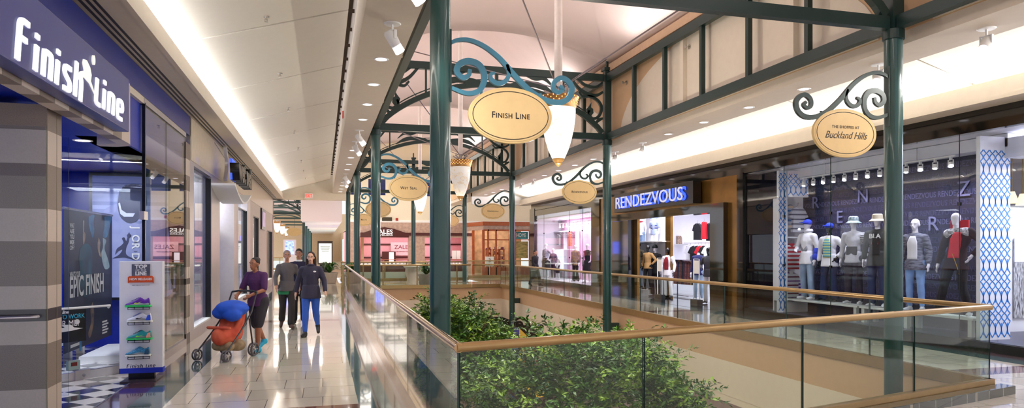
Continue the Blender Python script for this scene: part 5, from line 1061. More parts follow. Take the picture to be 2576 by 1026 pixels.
# ================================================================== FIGURES
def V(*a): return Vector(a)
POSES = {
 'stand': dict(),
 'hip': dict(elL=(.34,.06,1.17), wrL=(.20,-.04,1.00), anR=(-.13,-.02,.09), knR=(-.115,-.05,.50)),
 'bent': dict(elR=(-.30,.02,1.15), wrR=(-.13,-.20,1.10), elL=(.24,.03,1.14), wrL=(.25,-.05,.90), anL=(.15,-.04,.09), knL=(.125,-.05,.50)),
 'lean': dict(ch=(.05,-.01,1.28), shL=(.22,-.02,1.42), shR=(-.13,.0,1.40), elL=(.42,.02,1.22), wrL=(.30,-.16,1.02), elR=(-.22,0,1.12), wrR=(-.26,-.05,.88), anR=(-.26,-.03,.09), knR=(-.17,-.06,.50), anL=(.18,.06,.09)),
 'walkA': dict(knL=(.09,-.16,.53), anL=(.07,-.24,.10), knR=(-.09,.02,.49), anR=(-.10,.24,.16), elL=(.25,.10,1.15), wrL=(.27,.10,.90), elR=(-.25,-.05,1.14), wrR=(-.24,-.22,.95), toeR=-.6),
 'walkB': dict(knR=(-.09,-.14,.52), anR=(-.09,-.20,.09), knL=(.09,.06,.49), anL=(.10,.30,.20), elR=(-.27,.09,1.15), wrR=(-.31,.06,.90), elL=(.27,.0,1.15), wrL=(.31,-.14,.92), toeL=-.7),
 'push': dict(ch=(0,-.05,1.28), shL=(.17,-.06,1.40), shR=(-.17,-.06,1.40), hd=(.0,-.12,1.60), nk=(0,-.07,1.47), elL=(.24,-.16,1.14), wrL=(.14,-.40,1.06), elR=(-.24,-.16,1.14), wrR=(-.14,-.40,1.06), knL=(.09,-.12,.52), anL=(.09,-.14,.09), knR=(-.09,.06,.49), anR=(-.10,.30,.18), toeR=-.7),
}
BASE = dict(pe=(0,0,.95), hpL=(.09,0,.92), hpR=(-.09,0,.92), knL=(.10,-.02,.50), knR=(-.10,-.02,.50), anL=(.11,.02,.09), anR=(-.11,.02,.09), ch=(0,0,1.28), nk=(0,.0,1.47), hd=(0,-.015,1.63),
            shL=(.172,0,1.385), shR=(-.172,0,1.385), elL=(.235,.03,1.14), elR=(-.235,.03,1.14), wrL=(.245,-.03,.90), wrR=(-.245,-.03,.90), toeL=0, toeR=0)
def J(p):
    d = dict(BASE); d.update(POSES[p]); return {k: (Vector(v) if isinstance(v, tuple) else v) for k, v in d.items()}
def torso(m, j, f, w=1., bust=False, low=.95):
    pe, ch = j['pe'], j['ch']; mid = (pe+ch)/2
    m.ell(pe + V(0,.0,.0), (.155*w+f,.105*w+f,.12+f)); m.ell(mid, (.13*w+f,.092*w+f,.17+f)); m.ell(ch + V(0,0,.02), (.158*w+f,.105*w+f,.17+f))
    m.cap(mid, ch, .11*w+f, .12*w+f); 
    for s in 'LR': m.cap(ch + V(0,0,.08), j['sh'+s], .07*w+f, .050+f); m.cap(j['nk'] - V(0,0,.03), j['sh'+s] + V(0,0,.0), .046+f*.6, .040+f)
    if bust:
        for s in (-1, 1): m.ell(ch + V(s*.07,-.085,.0), (.058+f,.05+f,.055+f))
def arm(m, j, s, f, to=1., r=1.):
    sh, el, wr = j['sh'+s], j['el'+s], j['wr'+s]
    if to <= .5: m.cap(sh, sh + (el-sh)*to*2, .052*r+f, .044*r+f); return
    m.cap(sh, el, .052*r+f, .038*r+f); m.cap(el, el + (wr-el)*(to-.5)*2, .038*r+f, .027*r+f)
def leg(m, j, s, f, to=1., r=1., flare=0):
    hp, kn, an = j['hp'+s], j['kn'+s], j['an'+s]
    if to <= .5: m.cap(hp, hp + (kn-hp)*to*2, .09*r+f, .062*r+f); return
    m.cap(hp, kn, .09*r+f, .056*r+f); m.cap(kn, kn + (an-kn)*.35, .056*r+f, .058*r+f); m.cap(kn + (an-kn)*.3, kn + (an-kn)*(to-.5)*2, .057*r+f, .036*r+f+flare)
def foot(m, j, s, f=0):
    an = j['an'+s]; a = j['toe'+s]; sx = 1 if s == 'L' else -1; d = V(sx*.03, -.17*math.cos(a), -.05 + .17*math.sin(a)*-0 + (.15*math.sin(a))); 
    m.cap(an + V(0,.03,-.03), an + d, .038+f, .026+f); m.ell(an + V(0,.035,-.05), (.036+f,.045+f,.035+f)); m.cap(an, an + V(0,-.01,-.02), .036+f, .04+f)
def hand(m, j, s):
    wr, el = j['wr'+s], j['el'+s]; d = (wr-el).normalized(); d = (d + V(0,0,-.25)).normalized(); sx = 1 if s == 'L' else -1
    side = V(0,-1,0) - d*d.dot(V(0,-1,0)); side = side.normalized() if side.length > .2 else V(1,0,0); nrm = d.cross(side)*(-sx)
    c = wr + d*.05; m.cap(wr, c, .026, .030)
    for k in (-1, 0, 1): m.cap(wr + d*.02, wr + d*.085 + side*.018*k, .018, .014)
    for k, L in ((-1.5,.055),(-.5,.072),(.5,.078),(1.5,.068)):
        b = wr + d*.09 + side*.0165*k; e1 = b + d*L*.5 + side*.004*k; e2 = e1 + d*L*.42 - nrm*.016; m.cap(b, e1, .0105, .0100, 8); m.cap(e1, e2, .0100, .0085, 8)
    t0_ = wr + d*.035 + side*.028; t1_ = t0_ + d*.03 + side*.022 - nrm*.01; m.cap(t0_, t1_, .013, .011, 8); m.cap(t1_, t1_ + d*.026 + side*.004 - nrm*.006, .011, .009, 8)
def head(m, j, scale=1., egg=False):
    h = j['hd']; q = scale; m.cap(j['nk'] - V(0,0,.06), h - V(0,-.01,.07), .052, .046)
    m.ell(h + V(0,.012*q,.025*q), (.075*q,.092*q,.09*q), 18, 12); m.cap(h + V(0,-.02*q,-.01*q), h + V(0,-.045*q,-.075*q), .062*q, .036*q); m.cap(h + V(0,0,-.02), h + V(0,.0,-.05*q), .062*q, .045*q)
    if not egg:
        m.cap(h + V(0,-.085*q,.012*q), h + V(0,-.108*q,-.028*q), .009*q, .015*q); m.cap(h + V(-.022*q,-.084*q,-.058*q), h + V(.022*q,-.084*q,-.058*q), .009*q, .009*q); m.cap(h + V(-.038*q,-.075*q,.028*q), h + V(.038*q,-.075*q,.028*q), .012*q, .012*q)
        for s in (-1, 1): m.ell(h + V(s*.076*q,.01,-.01), (.012*q,.022*q,.03*q))
CACHE = {}
def geo(key, fn, m, vox=.013, sm=3):
    if key not in CACHE:
        b = MB(); fn(b); CACHE[key] = organic(b, key[0] if isinstance(key, tuple) else key, m, vox, sm)
    me = CACHE[key].copy(); me.materials.clear(); me.materials.append(m); return me
def bodygeo(pose, m, headed=True, egg=False, w=1.):
    def fn(b):
        j = J(pose); torso(b, j, 0, w, False)
        for s in 'LR': arm(b, j, s, 0); leg(b, j, s, 0); foot(b, j, s); hand(b, j, s)
        if headed: head(b, j, 1, egg)
        else: b.cap(j['nk'] - V(0,0,.06), j['nk'] + V(0,0,.03), .05, .045)
    return geo(('body', pose, headed, egg, w), fn, m, .012, 2)
def wear(o, kind, pose, m, name=None, w=1., lab=None):
    j0 = J(pose)
    if kind == 'front':
        b = MB(); pr = [(.98,.158,.110),(1.1,.150,.106),(1.28,.163,.112),(1.36,.150,.098),(1.41,.12,.075)]; nx, nz = 8, 12; vs = []
        for k_ in range(nz+1):
            z = .98 + .43*k_/nz; q = max(i for i in range(4) if z >= pr[i][0]-1e-6); t = (z-pr[q][0])/(pr[q+1][0]-pr[q][0]); rx = (pr[q][1]*(1-t)+pr[q+1][1]*t)*w+.026; ry = (pr[q][2]*(1-t)+pr[q+1][2]*t)*w+.026; hw = .085 if z < 1.3 else .085 - .35*(z-1.3)
            for i in range(nx+1): x = -hw + 2*hw*i/nx; vs.append((x + j0['ch'].x*(z-.95)/.33, j0['ch'].y*(z-.95)/.33 - ry*math.sqrt(1-(x/rx)**2), z))
        b.add(vs, [(k_*(nx+1)+i, k_*(nx+1)+i+1, (k_+1)*(nx+1)+i+1, (k_+1)*(nx+1)+i) for k_ in range(nz) for i in range(nx)])
        o_ = b.build(name or 'shirt_front', m, o, True); md = o_.modifiers.new('s', 'SOLIDIFY'); md.thickness = .02; md.offset = 0; return o_
    def fn(b):
        j = j0
        if kind in ('tee','top','tank','jacket','sweater'):
            f = {'tee':.014,'top':.013,'tank':.010,'jacket':.020,'sweater':.013}[kind]; torso(b, j, f, w)
            if kind in ('jacket','sweater','top','tee'):
                b.ecyl(j['pe'], .138*w+f, .112*w+f, .78 if kind == 'jacket' else .83, 1.05, k=1.24)
            for s in 'LR':
                if kind != 'tank': arm(b, j, s, f, .45 if kind == 'tee' else .93)
            b.cap(j['nk'] - V(0,0,.08), j['nk'] - V(0,0,.03), .06+f, .052+f*.5)
        elif kind in ('pants','skinny','shorts','flares'):
            f = {'pants':.014,'skinny':.008,'shorts':.024,'flares':.010}[kind]; b.ell(j['pe'], (.154*w+f*.5,.104*w+f*.5,.115)); 
            b.cap(j['pe'] + V(-.060*w,0,-.08), j['pe'] + V(.060*w,0,-.08), .090*w+f*.5, .090*w+f*.5)
            for s in 'LR': leg(b, j, s, f, .5 if kind == 'shorts' else .97, w, .05 if kind == 'flares' else (.022 if kind == 'pants' else 0))
        elif kind in ('skirt','dress'):
            z1 = .42 if kind == 'skirt' else .55
            b.lathe([(.15*w,1.02),(.18*w,.92),(.205*w,.75),(.23*w,z1),(.21*w,z1+.02)], n=24)
            if kind == 'dress':
                torso(b, j, .014, w)
                for s in 'LR': arm(b, j, s, .012, .93)
        elif kind == 'shoes':
            for s in 'LR': foot(b, j, s, .010)
        elif kind == 'boots':
            for s in 'LR': foot(b, j, s, .012); b.cap(j['an'+s], j['an'+s]*.6 + j['kn'+s]*.4, .048, .06)
    if kind in ('shoes', 'boots'):
        nm = 'shoe' if kind == 'shoes' else 'boot'
        for s_ in 'LR':
            def fn1(b):
                foot(b, j0, s_, .011)
                if kind == 'boots': b.cap(j0['an'+s_], j0['an'+s_]*.6 + j0['kn'+s_]*.4, .048, .06)
            link(geo((kind, pose, w, s_), fn1, m, .012, 3), nm, o)
        return
    me = geo((kind, pose, w), fn, m, .015, 4); return link(me, name or {'pants':'trousers','skinny':'jeans','flares':'trousers','top':'shirt','tee':'t_shirt'}.get(kind, kind), o)
def ontop(o, pose, kind, m, m2=None):
    h = J(pose)['hd']; b = MB()
    if kind == 'cap':
        b.ell(h + V(0,.012,.055), (.088,.10,.08), 16, 8); b.hexa([h+V(-.07,-.17,.055),h+V(.07,-.17,.055),h+V(.08,-.06,.05),h+V(-.08,-.06,.05)],[h+V(-.07,-.17,.063),h+V(.07,-.17,.063),h+V(.08,-.06,.075),h+V(-.08,-.06,.075)]); nm = 'cap'
    elif kind == 'bucket': b.lathe([(.0,.135),(.07,.135),(.09,.12),(.098,.04),(.15,.0),(.148,-.006),(.09,.03)], h, 20); nm = 'bucket_hat'
    elif kind == 'beanie': b.ell(h + V(0,.015,.05), (.086,.103,.09), 16, 8); b.lathe([(.088,.02),(.098,.02),(.098,.06),(.088,.06)], h + V(0,.01,0), 20); nm = 'knit_hat'
    elif kind == 'hairshort': 
        b.ell(h + V(0,.022,.042), (.083,.094,.090), 16, 10); b.ell(h + V(0,.05,-.01), (.070,.058,.075)); nm = 'hair'
    elif kind == 'hairlong':
        b.ell(h + V(0,.028,.035), (.088,.096,.095), 16, 10)
        for s in (-1, 1): b.cap(h + V(s*.075,.03,.0), h + V(s*.09,.02,-.20), .035, .03)
        b.cap(h + V(0,.08,0), h + V(0,.09,-.2), .05, .05); nm = 'hair'
    elif kind == 'hairbun':
        b.ell(h + V(0,.028,.04), (.084,.094,.09), 16, 10); b.ell(h + V(0,.10,.08), (.05,.05,.05)); nm = 'hair'
    if nm == 'hair': return link(geo((kind, pose), lambda q: (q.v.extend(b.v), q.f.extend(b.f), q.m.extend(b.m)), m, .014, 3), nm, o)
    return b.build(nm, m, o, True)
def face(o, pose):
    h = J(pose)['hd']
    for s in (-1, 1):
        e = MB().ell(h + V(s*.031,-.078,.006), (.011,.007,.0055), 10, 6).build('eye', M['white'], o, True); MB().ell(h + V(s*.031,-.0835,.006), (.0055,.003,.0055), 8, 5).build('iris', M['ink'], e, True)
        MB().tube([h + V(s*.016,-.094,.031), h + V(s*.034,-.092,.036), h + V(s*.05,-.082,.030)], .0035, 6).build('eyebrow', mat('brow','2a1c16',.8), o, True)
    MB().tube([h + V(-.024,-.090,-.058), h + V(0,-.096,-.056), h + V(.024,-.090,-.058)], [.003,.007,.003], 8).build('lips', mat('lip_skin','9a5048',.5), o, True)
WM = mat('mannequin_white', 'ece8f0', .25, var=.01, coat=.3); BM = mat('mannequin_black', '0c0b10', .15, coat=.5)
fm = lambda c, **k: mat('fabric_'+c, c, .85, var=.12, scale=20, **k)
def mannequin(label, pose, loc, rz, bm_, clothes, hat=None, headed=True, egg=True, h=1.0, name='mannequin', w=1., grp=None, extra=None):
    o = thing(name, label, 'mannequin', loc, rz, grp); o.scale = (h,h,h)
    link(bodygeo(pose, bm_, headed, egg, w), 'body', o)
    for c in clothes: wear(o, c[0], pose, c[1], c[2] if len(c) > 2 else None, w)
    if hat: ontop(o, pose, hat[0], hat[1])
    if extra: extra(o, J(pose))
    return o
def patch(o, nm, c, r, m): return MB().ell(c, r, 14, 8).build(nm, m, o, True)
B0 = .505; RZ = -PI/2 + .45
den = mat('light_denim','8fa6c4',.85,var=.2,scale=5); dden = mat('dark_denim','1f2c58',.85,var=.2,scale=5); blk = mat('black_cloth','121218',.85,var=.2,scale=20); grey = mat('heather_grey','b9b9c2',.9,var=.08,scale=60)
wc = mat('white_cotton','eceaf2',.85,var=.02); 
def u_at(x, u): return (u, T(x, u))
G6 = 'dressed mannequins in the wide window'
def ex1(o, j):
    bl_ = mat('hood_blue','2a46d0',.8); 
    for a, b in ((.25,.42),(.78,.9)): MB().cap(j['elL']+(j['wrL']-j['elL'])*a, j['elL']+(j['wrL']-j['elL'])*b, .070, .066).build('sleeve_band', bl_, o, True)
    MB().lathe([(.075,-.03),(.10,0),(.09,.04),(.07,.05)], (0,.02,1.50), 18).build('hood', wc, o, True); MB().ell((0,-.105,1.12),(.09,.02,.10),14,8).build('chest_print', mat('speckle_print','b8bccb',.8,col2='2a2c3c',scale=40), o, True)
    MB().ell((0,.06,.80),(.165,.10,.17),14,8).build('hem_tail', wc, o, True)
mannequin('mannequin in blue cap and white hooded jacket with light jeans, leftmost in the wide window', 'bent', (*u_at(2032,11.5), B0), RZ-.3, WM, [('jacket', wc, 'hooded_jacket'), ('pants', den, 'jeans')], ('cap', mat('royal_cap','2444d8',.8)), h=1.12 , grp=G6, extra=ex1)
def ex2(o, j): wear(o, 'front', 'hip', stripemat('aqua_yellow_stripes',['7fc8c8','d8d88a','3f8fa8'],.06), 'shirt_front')
mannequin('black-headed mannequin with hand on hip, white jacket and dark wide jeans', 'hip', (*u_at(2087,11.62), B0), RZ-.1, BM, [('jacket', wc), ('flares', dden, 'wide_jeans')], ('cap', mat('royal_cap','2444d8',.8)), h=1.06 , grp=G6, extra=ex2)
def ex3(o, j):
    MB().box(-.10,.10,-.128,-.07,.99,1.16).build('front_pocket', blk, o, bevel=.01); MB().cap(j['shL']+V(.02,0,-.04), j['elL']+V(0,0,.06), .082, .07).build('striped_sleeve', stripemat('black_grey_stripes',['17171f','b9b9c2'],.035), o, True)
mannequin('mannequin in floral bucket hat and grey sweatshirt with black pocket', 'stand', (*u_at(2148,11.5), B0), RZ, WM, [('sweater', grey, 'sweatshirt'), ('pants', mat('dark_plum_trousers','2c2438',.85))], ('bucket', mat('floral_teal_hat','dfe6e8',.8,col2='2f6a78',scale=22)), h=1.12 , grp=G6, extra=ex3)
def ex4(o, j):
    wear(o, 'front', 'stand', blk, 'black_t_shirt'); MB().box(-.06,.06,-.140,-.128,1.19,1.27).build('red_print', mat('bright_red','d0182c',.7), o); text('BLA', .12, M['white'], o, loc=(.0,-.140,1.34), ext=.002, bold=.003)
mannequin('mannequin in beige hat and dark olive jacket partly behind the thick right column', 'stand', (*u_at(2208,11.45), B0), RZ, WM, [('jacket', mat('dark_olive_jacket','23282a',.8)), ('pants', dden, 'jeans')], ('bucket', mat('beige_hat','d8ccb4',.85)), h=1.13 , grp=G6, extra=ex4)
def ex5(o, j): wear(o, 'front', 'stand', wc, 'white_vest'); MB().ell((.02,.09,.80),(.17,.05,.24),14,8).build('cardigan_tail', mat('plaid_cloth','8c8ca0',.85,col2='26263c',scale=10,stretch=(1,1,4)), o, True)
mannequin('bald white mannequin in white vest, plaid cardigan and light blue jeans', 'stand', (*u_at(2303,11.4), B0), RZ-.1, WM, [('jacket', mat('plaid_cloth','8c8ca0',.85,col2='26263c',scale=10,stretch=(1,1,4)), 'cardigan'), ('skinny', mat('sky_denim','86a8e0',.85,var=.15,scale=5), 'jeans')], h=1.06 , egg=False, grp=G6, extra=ex5)
def ex6(o, j):
    wear(o, 'front', 'lean', mat('bright_red','d0182c',.7), 'red_vest_front'); MB().cap(V(-.10,-.03,1.39), V(.17,-.03,1.41), .082, .082).build('floral_yoke', mat('floral_white','ece8f0',.8,col2='1a1a22',scale=24), o, True)
    MB().box(-.12,.16,.08,.12,1.35,1.62).build('red_collar_cape', mat('bright_red','d0182c',.7), o); MB().tube([(.02,-.19,1.05),(.08,-.17,.85),(.12,-.17,.7)], .006, 6).build('gold_chain', mat('gold_chain','c89a3a',.3,metal=.9), o)
mannequin('large-headed mannequin in red vest front, floral yoke and black speckled trousers', 'lean', (*u_at(2405,11.35), B0), RZ-.1, WM, [('jacket', mat('maroon_black_coat','2a0f1a',.8)), ('pants', mat('speckled_black','131119',.8,col2='26222e',scale=60))], None, h=1.10 , grp=G6, extra=ex6)
GE = 'mannequins standing in the entrance'; RE = -PI/2 + .5
def frontp(c, ps='stand'): return lambda o, j: wear(o, 'front', ps, c, 'shirt_front')
mannequin('black-headed mannequin in olive parka, white shirt and light jeans, leftmost on the round plinth', 'stand', (*u_at(1607,11.6), .256), RE, BM, [('jacket', mat('olive_parka','4a4434',.85), 'parka'), ('skinny', den, 'jeans')], grp=GE, extra=frontp(wc))
mannequin('black-headed mannequin in tan sweater and black trousers on the round plinth', 'hip', (*u_at(1630,11.5), .256), RE, BM, [('sweater', mat('tan_knit','b08a5a',.9)), ('skinny', blk, 'black_trousers')], grp=GE, h=.93)
mannequin('mannequin in black knit hat, grey face and black bomber jacket by the left gate', 'stand', (*u_at(1648,11.8), .005), RE, mat('mannequin_grey','b4b0ba',.3), [('jacket', blk), ('pants', mat('charcoal_trousers','24222c',.85))], ('beanie', blk), grp=GE, h=1.08)
mannequin('black-headed mannequin in white suit with dark red top in the middle of the entrance', 'bent', (*u_at(1681,11.9), .005), RE, BM, [('jacket', wc), ('pants', wc)], grp=GE, extra=frontp(mat('dark_red_top','8a1424',.8), 'bent'), h=1.03)
mannequin('headless mannequin in navy top and light jeans right of the leggings rail', 'stand', (*u_at(1757,12.1), .005), RE, WM, [('sweater', mat('navy_knit','1a1f58',.85)), ('skinny', den, 'jeans')], None, False, grp=GE, h=1.05)
mannequin('black-headed mannequin in dark grey sweater and pale trousers, rightmost in the entrance', 'bent', (*u_at(1783,11.9), .005), RE, BM, [('sweater', mat('charcoal_knit','3c3a42',.9,var=.2,scale=40)), ('pants', mat('pale_trousers','d8d6e0',.85))], grp=GE, h=1.04)
# half figures on the entrance shelf
def half(label, x, u, z, m1, m2, stripes=None):
    o = thing('torso_form', label, 'torso form', (u, T(x,u), z - .44), RE + .1, 'torso forms on the entrance shelf')
    def fn(b):
        j = J('stand'); torso(b, j, 0)
        for s in 'LR': arm(b, j, s, 0, 1); leg(b, j, s, 0, .42)
        b.cap(j['nk']-V(0,0,.06), j['nk']+V(0,0,.02), .05, .045)
    link(geo(('torso',), fn, WM), 'form', o); wear(o, 'tee', 'stand', m1); wear(o, 'shorts', 'stand', m2, 'short_jeans').scale = (1,1,1)
    if stripes: patch(o, 'waistcoat', V(0,0,1.2), (.175,.125,.2), stripes)
    o.scale = (.82,)*3
    return o
hA = half('torso form in white shirt, red scarf and denim on the entrance shelf, left', 1613, 11.98, 2.04, wc, den); MB().lathe([(.06,0),(.09,.01),(.085,.05),(.06,.06)], (0,0,1.44), 18).build('scarf', mat('bright_red','d0182c',.7), hA, True)
half('torso form in navy and white striped waistcoat on the entrance shelf, right', 1646, 11.98, 2.04, mat('blue_grey_shirt','8a94b8',.8), mat('pale_trousers','d8d6e0',.85), stripemat('navy_white_stripes',['1a2a78','1a2a78','f0f0f8'],.10))
GPW = 'mannequins in the pink-lit window'
mannequin('white mannequin in silvery top, red sleeves and dark skirt, leftmost in the pink-lit window', 'hip', (*u_at(1374,11.45), .205), RE, WM, [('tee', mat('silver_print','c8c4d4',.6,col2='6a6478',scale=20)), ('skirt', blk)], grp=GPW, h=1.05)
mannequin('mannequin in grey top and dark purple leggings, second from left in the pink-lit window', 'bent', (*u_at(1392,11.3), .205), RE, WM, [('top', mat('slate_top','5a5a70',.8)), ('skinny', mat('purple_black','2c1f3c',.8), 'leggings')], grp=GPW, h=.9)
mannequin('child-size white mannequin in the middle of the pink-lit window', 'stand', (*u_at(1403,11.5), .205), RE, WM, [('tee', mat('pale_green_tee','c8d8cc',.8)), ('shorts', mat('dark_plum_trousers','2c2438',.85))], grp=GPW, h=.72)
mannequin('mannequin in gold and purple patterned jacket and black trousers in the pink-lit window', 'stand', (*u_at(1448,11.45), .205), RE, WM, [('jacket', mat('gold_purple_cloth','a8844a',.8,col2='3a2a6a',scale=12)), ('flares', blk)], grp=GPW, h=1.0)
mannequin('white mannequin in long black dress, rightmost in the pink-lit window', 'hip', (*u_at(1478,11.45), .205), RE, WM, [('tank', blk), ('skirt', blk)], grp=GPW, h=1.02)
ml = mannequin('mannequin in rust-coloured dress and tan boots behind the pale glass door', 'stand', (-3.9, T(565,-3.9), .003), .9, WM, [('sweater', mat('rust_dress','a0482a',.85), 'tunic'), ('skinny', mat('dark_plum_trousers','2c2438',.85), 'leggings'), ('boots', mat('tan_boot','7a4a30',.7))], ('beanie', mat('red_white_hat','c83a4a',.85,col2='e8e0f0',scale=14)), h=1.03)
# people
skA = mat('warm_brown_skin','9a6248',.55); skB = mat('fair_skin','d8a890',.55); skC = mat('ruddy_skin','b8836a',.55)
def person(label, pose, loc, rz, skin, clothes, hair, h, w=1., extra=None):
    o = thing('person', label, 'person', loc, rz); o.scale = (h,h,h); link(bodygeo(pose, skin, True, False, w), 'body', o)
    for c in clothes: wear(o, c[0], pose, c[1], c[2] if len(c) > 2 else None, w)
    ontop(o, pose, *hair); face(o, pose)
    if extra: extra(o, J(pose))
    return o
P1 = Vector((U(650, 12.6), 12.6, .003)); az = -.55
person('woman in purple T-shirt and dark knee-length shorts pushing a stroller with blue cover', 'push', P1, az, skA, [('tee', mat('purple_tee','4a1f52',.85)), ('shorts', mat('dark_grey_shorts','2c2830',.85)), ('shoes', mat('turquoise_shoe','1f9fc8',.6), 'shoes')], ('hairbun', mat('black_hair','1c1416',.7)), .93, 1.12)
P2 = Vector((U(782, 14.6), 14.6, .003))
def e2(o, j): MB().lathe([(.075,-.02),(.085,.0),(.07,.03)], (0,0,1.47), 16).build('collar', mat('dark_navy_jacket','25203a',.8), o, True); patch(o, 'chest_patch', j['ch']+V(.09,-.118,.06), (.035,.01,.018), M['white'])
person('woman in dark purple-grey zip jacket and bright blue jeans walking toward the camera', 'walkB', P2, -.12, skB, [('jacket', mat('dark_purple_jacket','2e2a40',.8)), ('skinny', mat('bright_blue_jeans','2c58b8',.8,var=.15,scale=4), 'jeans'), ('shoes', mat('black_trainer','1a181c',.6))], ('hairlong', mat('dark_brown_hair','2c1a16',.7)), .965, 1.12, e2)
def e3(o, j): MB().ecyl((0,0), .195, .135, .76, .86).build('green_shirt_hem', mat('green_hem','1f7a4a',.85), o, True)
person('man in grey sweater over a green shirt with dark trousers, left of the couple', 'walkA', Vector((U(722,16.2), 16.2, .003)), .1, skC, [('sweater', mat('grey_sweater','5a5558',.9)), ('pants', mat('dark_brown_trousers','2a2426',.85)), ('shoes', mat('brown_sandal','4a2c24',.7), 'sandals')], ('hairshort', mat('grey_hair','8a7a70',.8)), .98, 1.1, e3)
def e4(o, j): MB().lathe([(.065,-.01),(.085,.0),(.07,.035),(.06,.03)], (0,0,1.46), 16).build('shirt_collar', M['white'], o, True)
person('man in navy sweater with white shirt collar walking just behind the woman in jeans', 'stand', Vector((U(752,17.0), 17.0, .003)), -.1, skC, [('sweater', mat('navy_sweater','1c1a38',.9)), ('pants', mat('black_cloth','121218',.85)), ('shoes', blk)], ('hairshort', mat('black_hair','1c1416',.7)), 1.0, 1.1, e4)
person('distant person in dark coat on the right walkway beside the end of the clothes shop', 'walkA', Vector((U(1346,31.3), 31.3, .003)), .6, skC, [('jacket', mat('black_cloth','121218',.85)), ('pants', mat('charcoal_trousers','24222c',.85)), ('shoes', blk)], ('hairshort', mat('black_hair','1c1416',.7)), .97, 1.15)
# stroller
s_ = thing('stroller', 'red and orange stroller with bright blue cover pushed by the woman in purple', 'stroller', (P1.x-.42, P1.y-.62, .003), az); rd = mat('stroller_red','c2412e',.75,col2='d86a4a',scale=6); bs = mat('blue_cover_cloth','1250c8',.7,var=.2,scale=5); dk = mat('dark_tube','2c2a2e',.4)
for sx in (-1, 1):
    MB().tube([(sx*.24,.42,1.03),(sx*.25,.28,.72),(sx*.26,-.02,.42),(sx*.27,-.36,.14)], .013, 8).build('side_tube', dk, s_, True); MB().tube([(sx*.25,.22,.62),(sx*.26,.30,.14)], .013, 8).build('rear_tube', dk, s_, True)
MB().tube([(-.24,.42,1.03),(-.14,.46,1.05),(.14,.46,1.05),(.24,.42,1.03)], .017, 10).build('handle', dk, s_, True)
def soft(fn, nm, m, vox=.02): return link(geo((nm,), fn, m, vox, 4), nm, s_)
soft(lambda b: (b.cap((0,.12,.38),(0,-.15,.36),.17,.15), b.cap((0,.14,.42),(0,.22,.72),.16,.15), b.cap((-.14,.0,.38),(-.15,.1,.6),.05,.05), b.cap((.14,.0,.38),(.15,.1,.6),.05,.05)), 'seat', rd)
soft(lambda b: (b.ell((0,.12,.78),(.27,.26,.14)), b.ell((.1,.0,.70),(.16,.14,.12)), b.ell((-.12,.02,.72),(.16,.14,.11))), 'blue_cover', bs); soft(lambda b: (b.cap((-.15,.1,.2),(.15,.1,.2),.10,.10), b.cap((-.12,-.1,.2),(.12,-.1,.2),.08,.08)), 'basket', mat('tan_basket','9a8468',.85,var=.25,scale=18)); soft(lambda b: (b.cap((-.2,-.2,.5),(.2,-.2,.5),.03,.03),), 'front_bumper', rd)
for sx in (-1, 1):
    for y, r in ((.30,.11),(-.36,.09)):
        for d in (-.025, .025):
            w_ = MB(); w_.tube([(sx*.27+d+r*0, y + r*.86*math.cos(a), r + r*.86*math.sin(a)) for a in [2*PI*i/20 for i in range(21)]], r*.14, 8, False); p = w_.build('wheel', mat('grey_tyre','57525a',.7), s_, True); h_ = MB(); h_.cyl((sx*.27+d-.012,y,r),(sx*.27+d+.012,y,r),.02,n=10)
            for k in range(5): a = 2*PI*k/5; h_.bar((sx*.27+d,y,r),(sx*.27+d,y+r*.8*math.cos(a),r+r*.8*math.sin(a)),.008,.01)
            h_.build('hub', M['alu'], p)
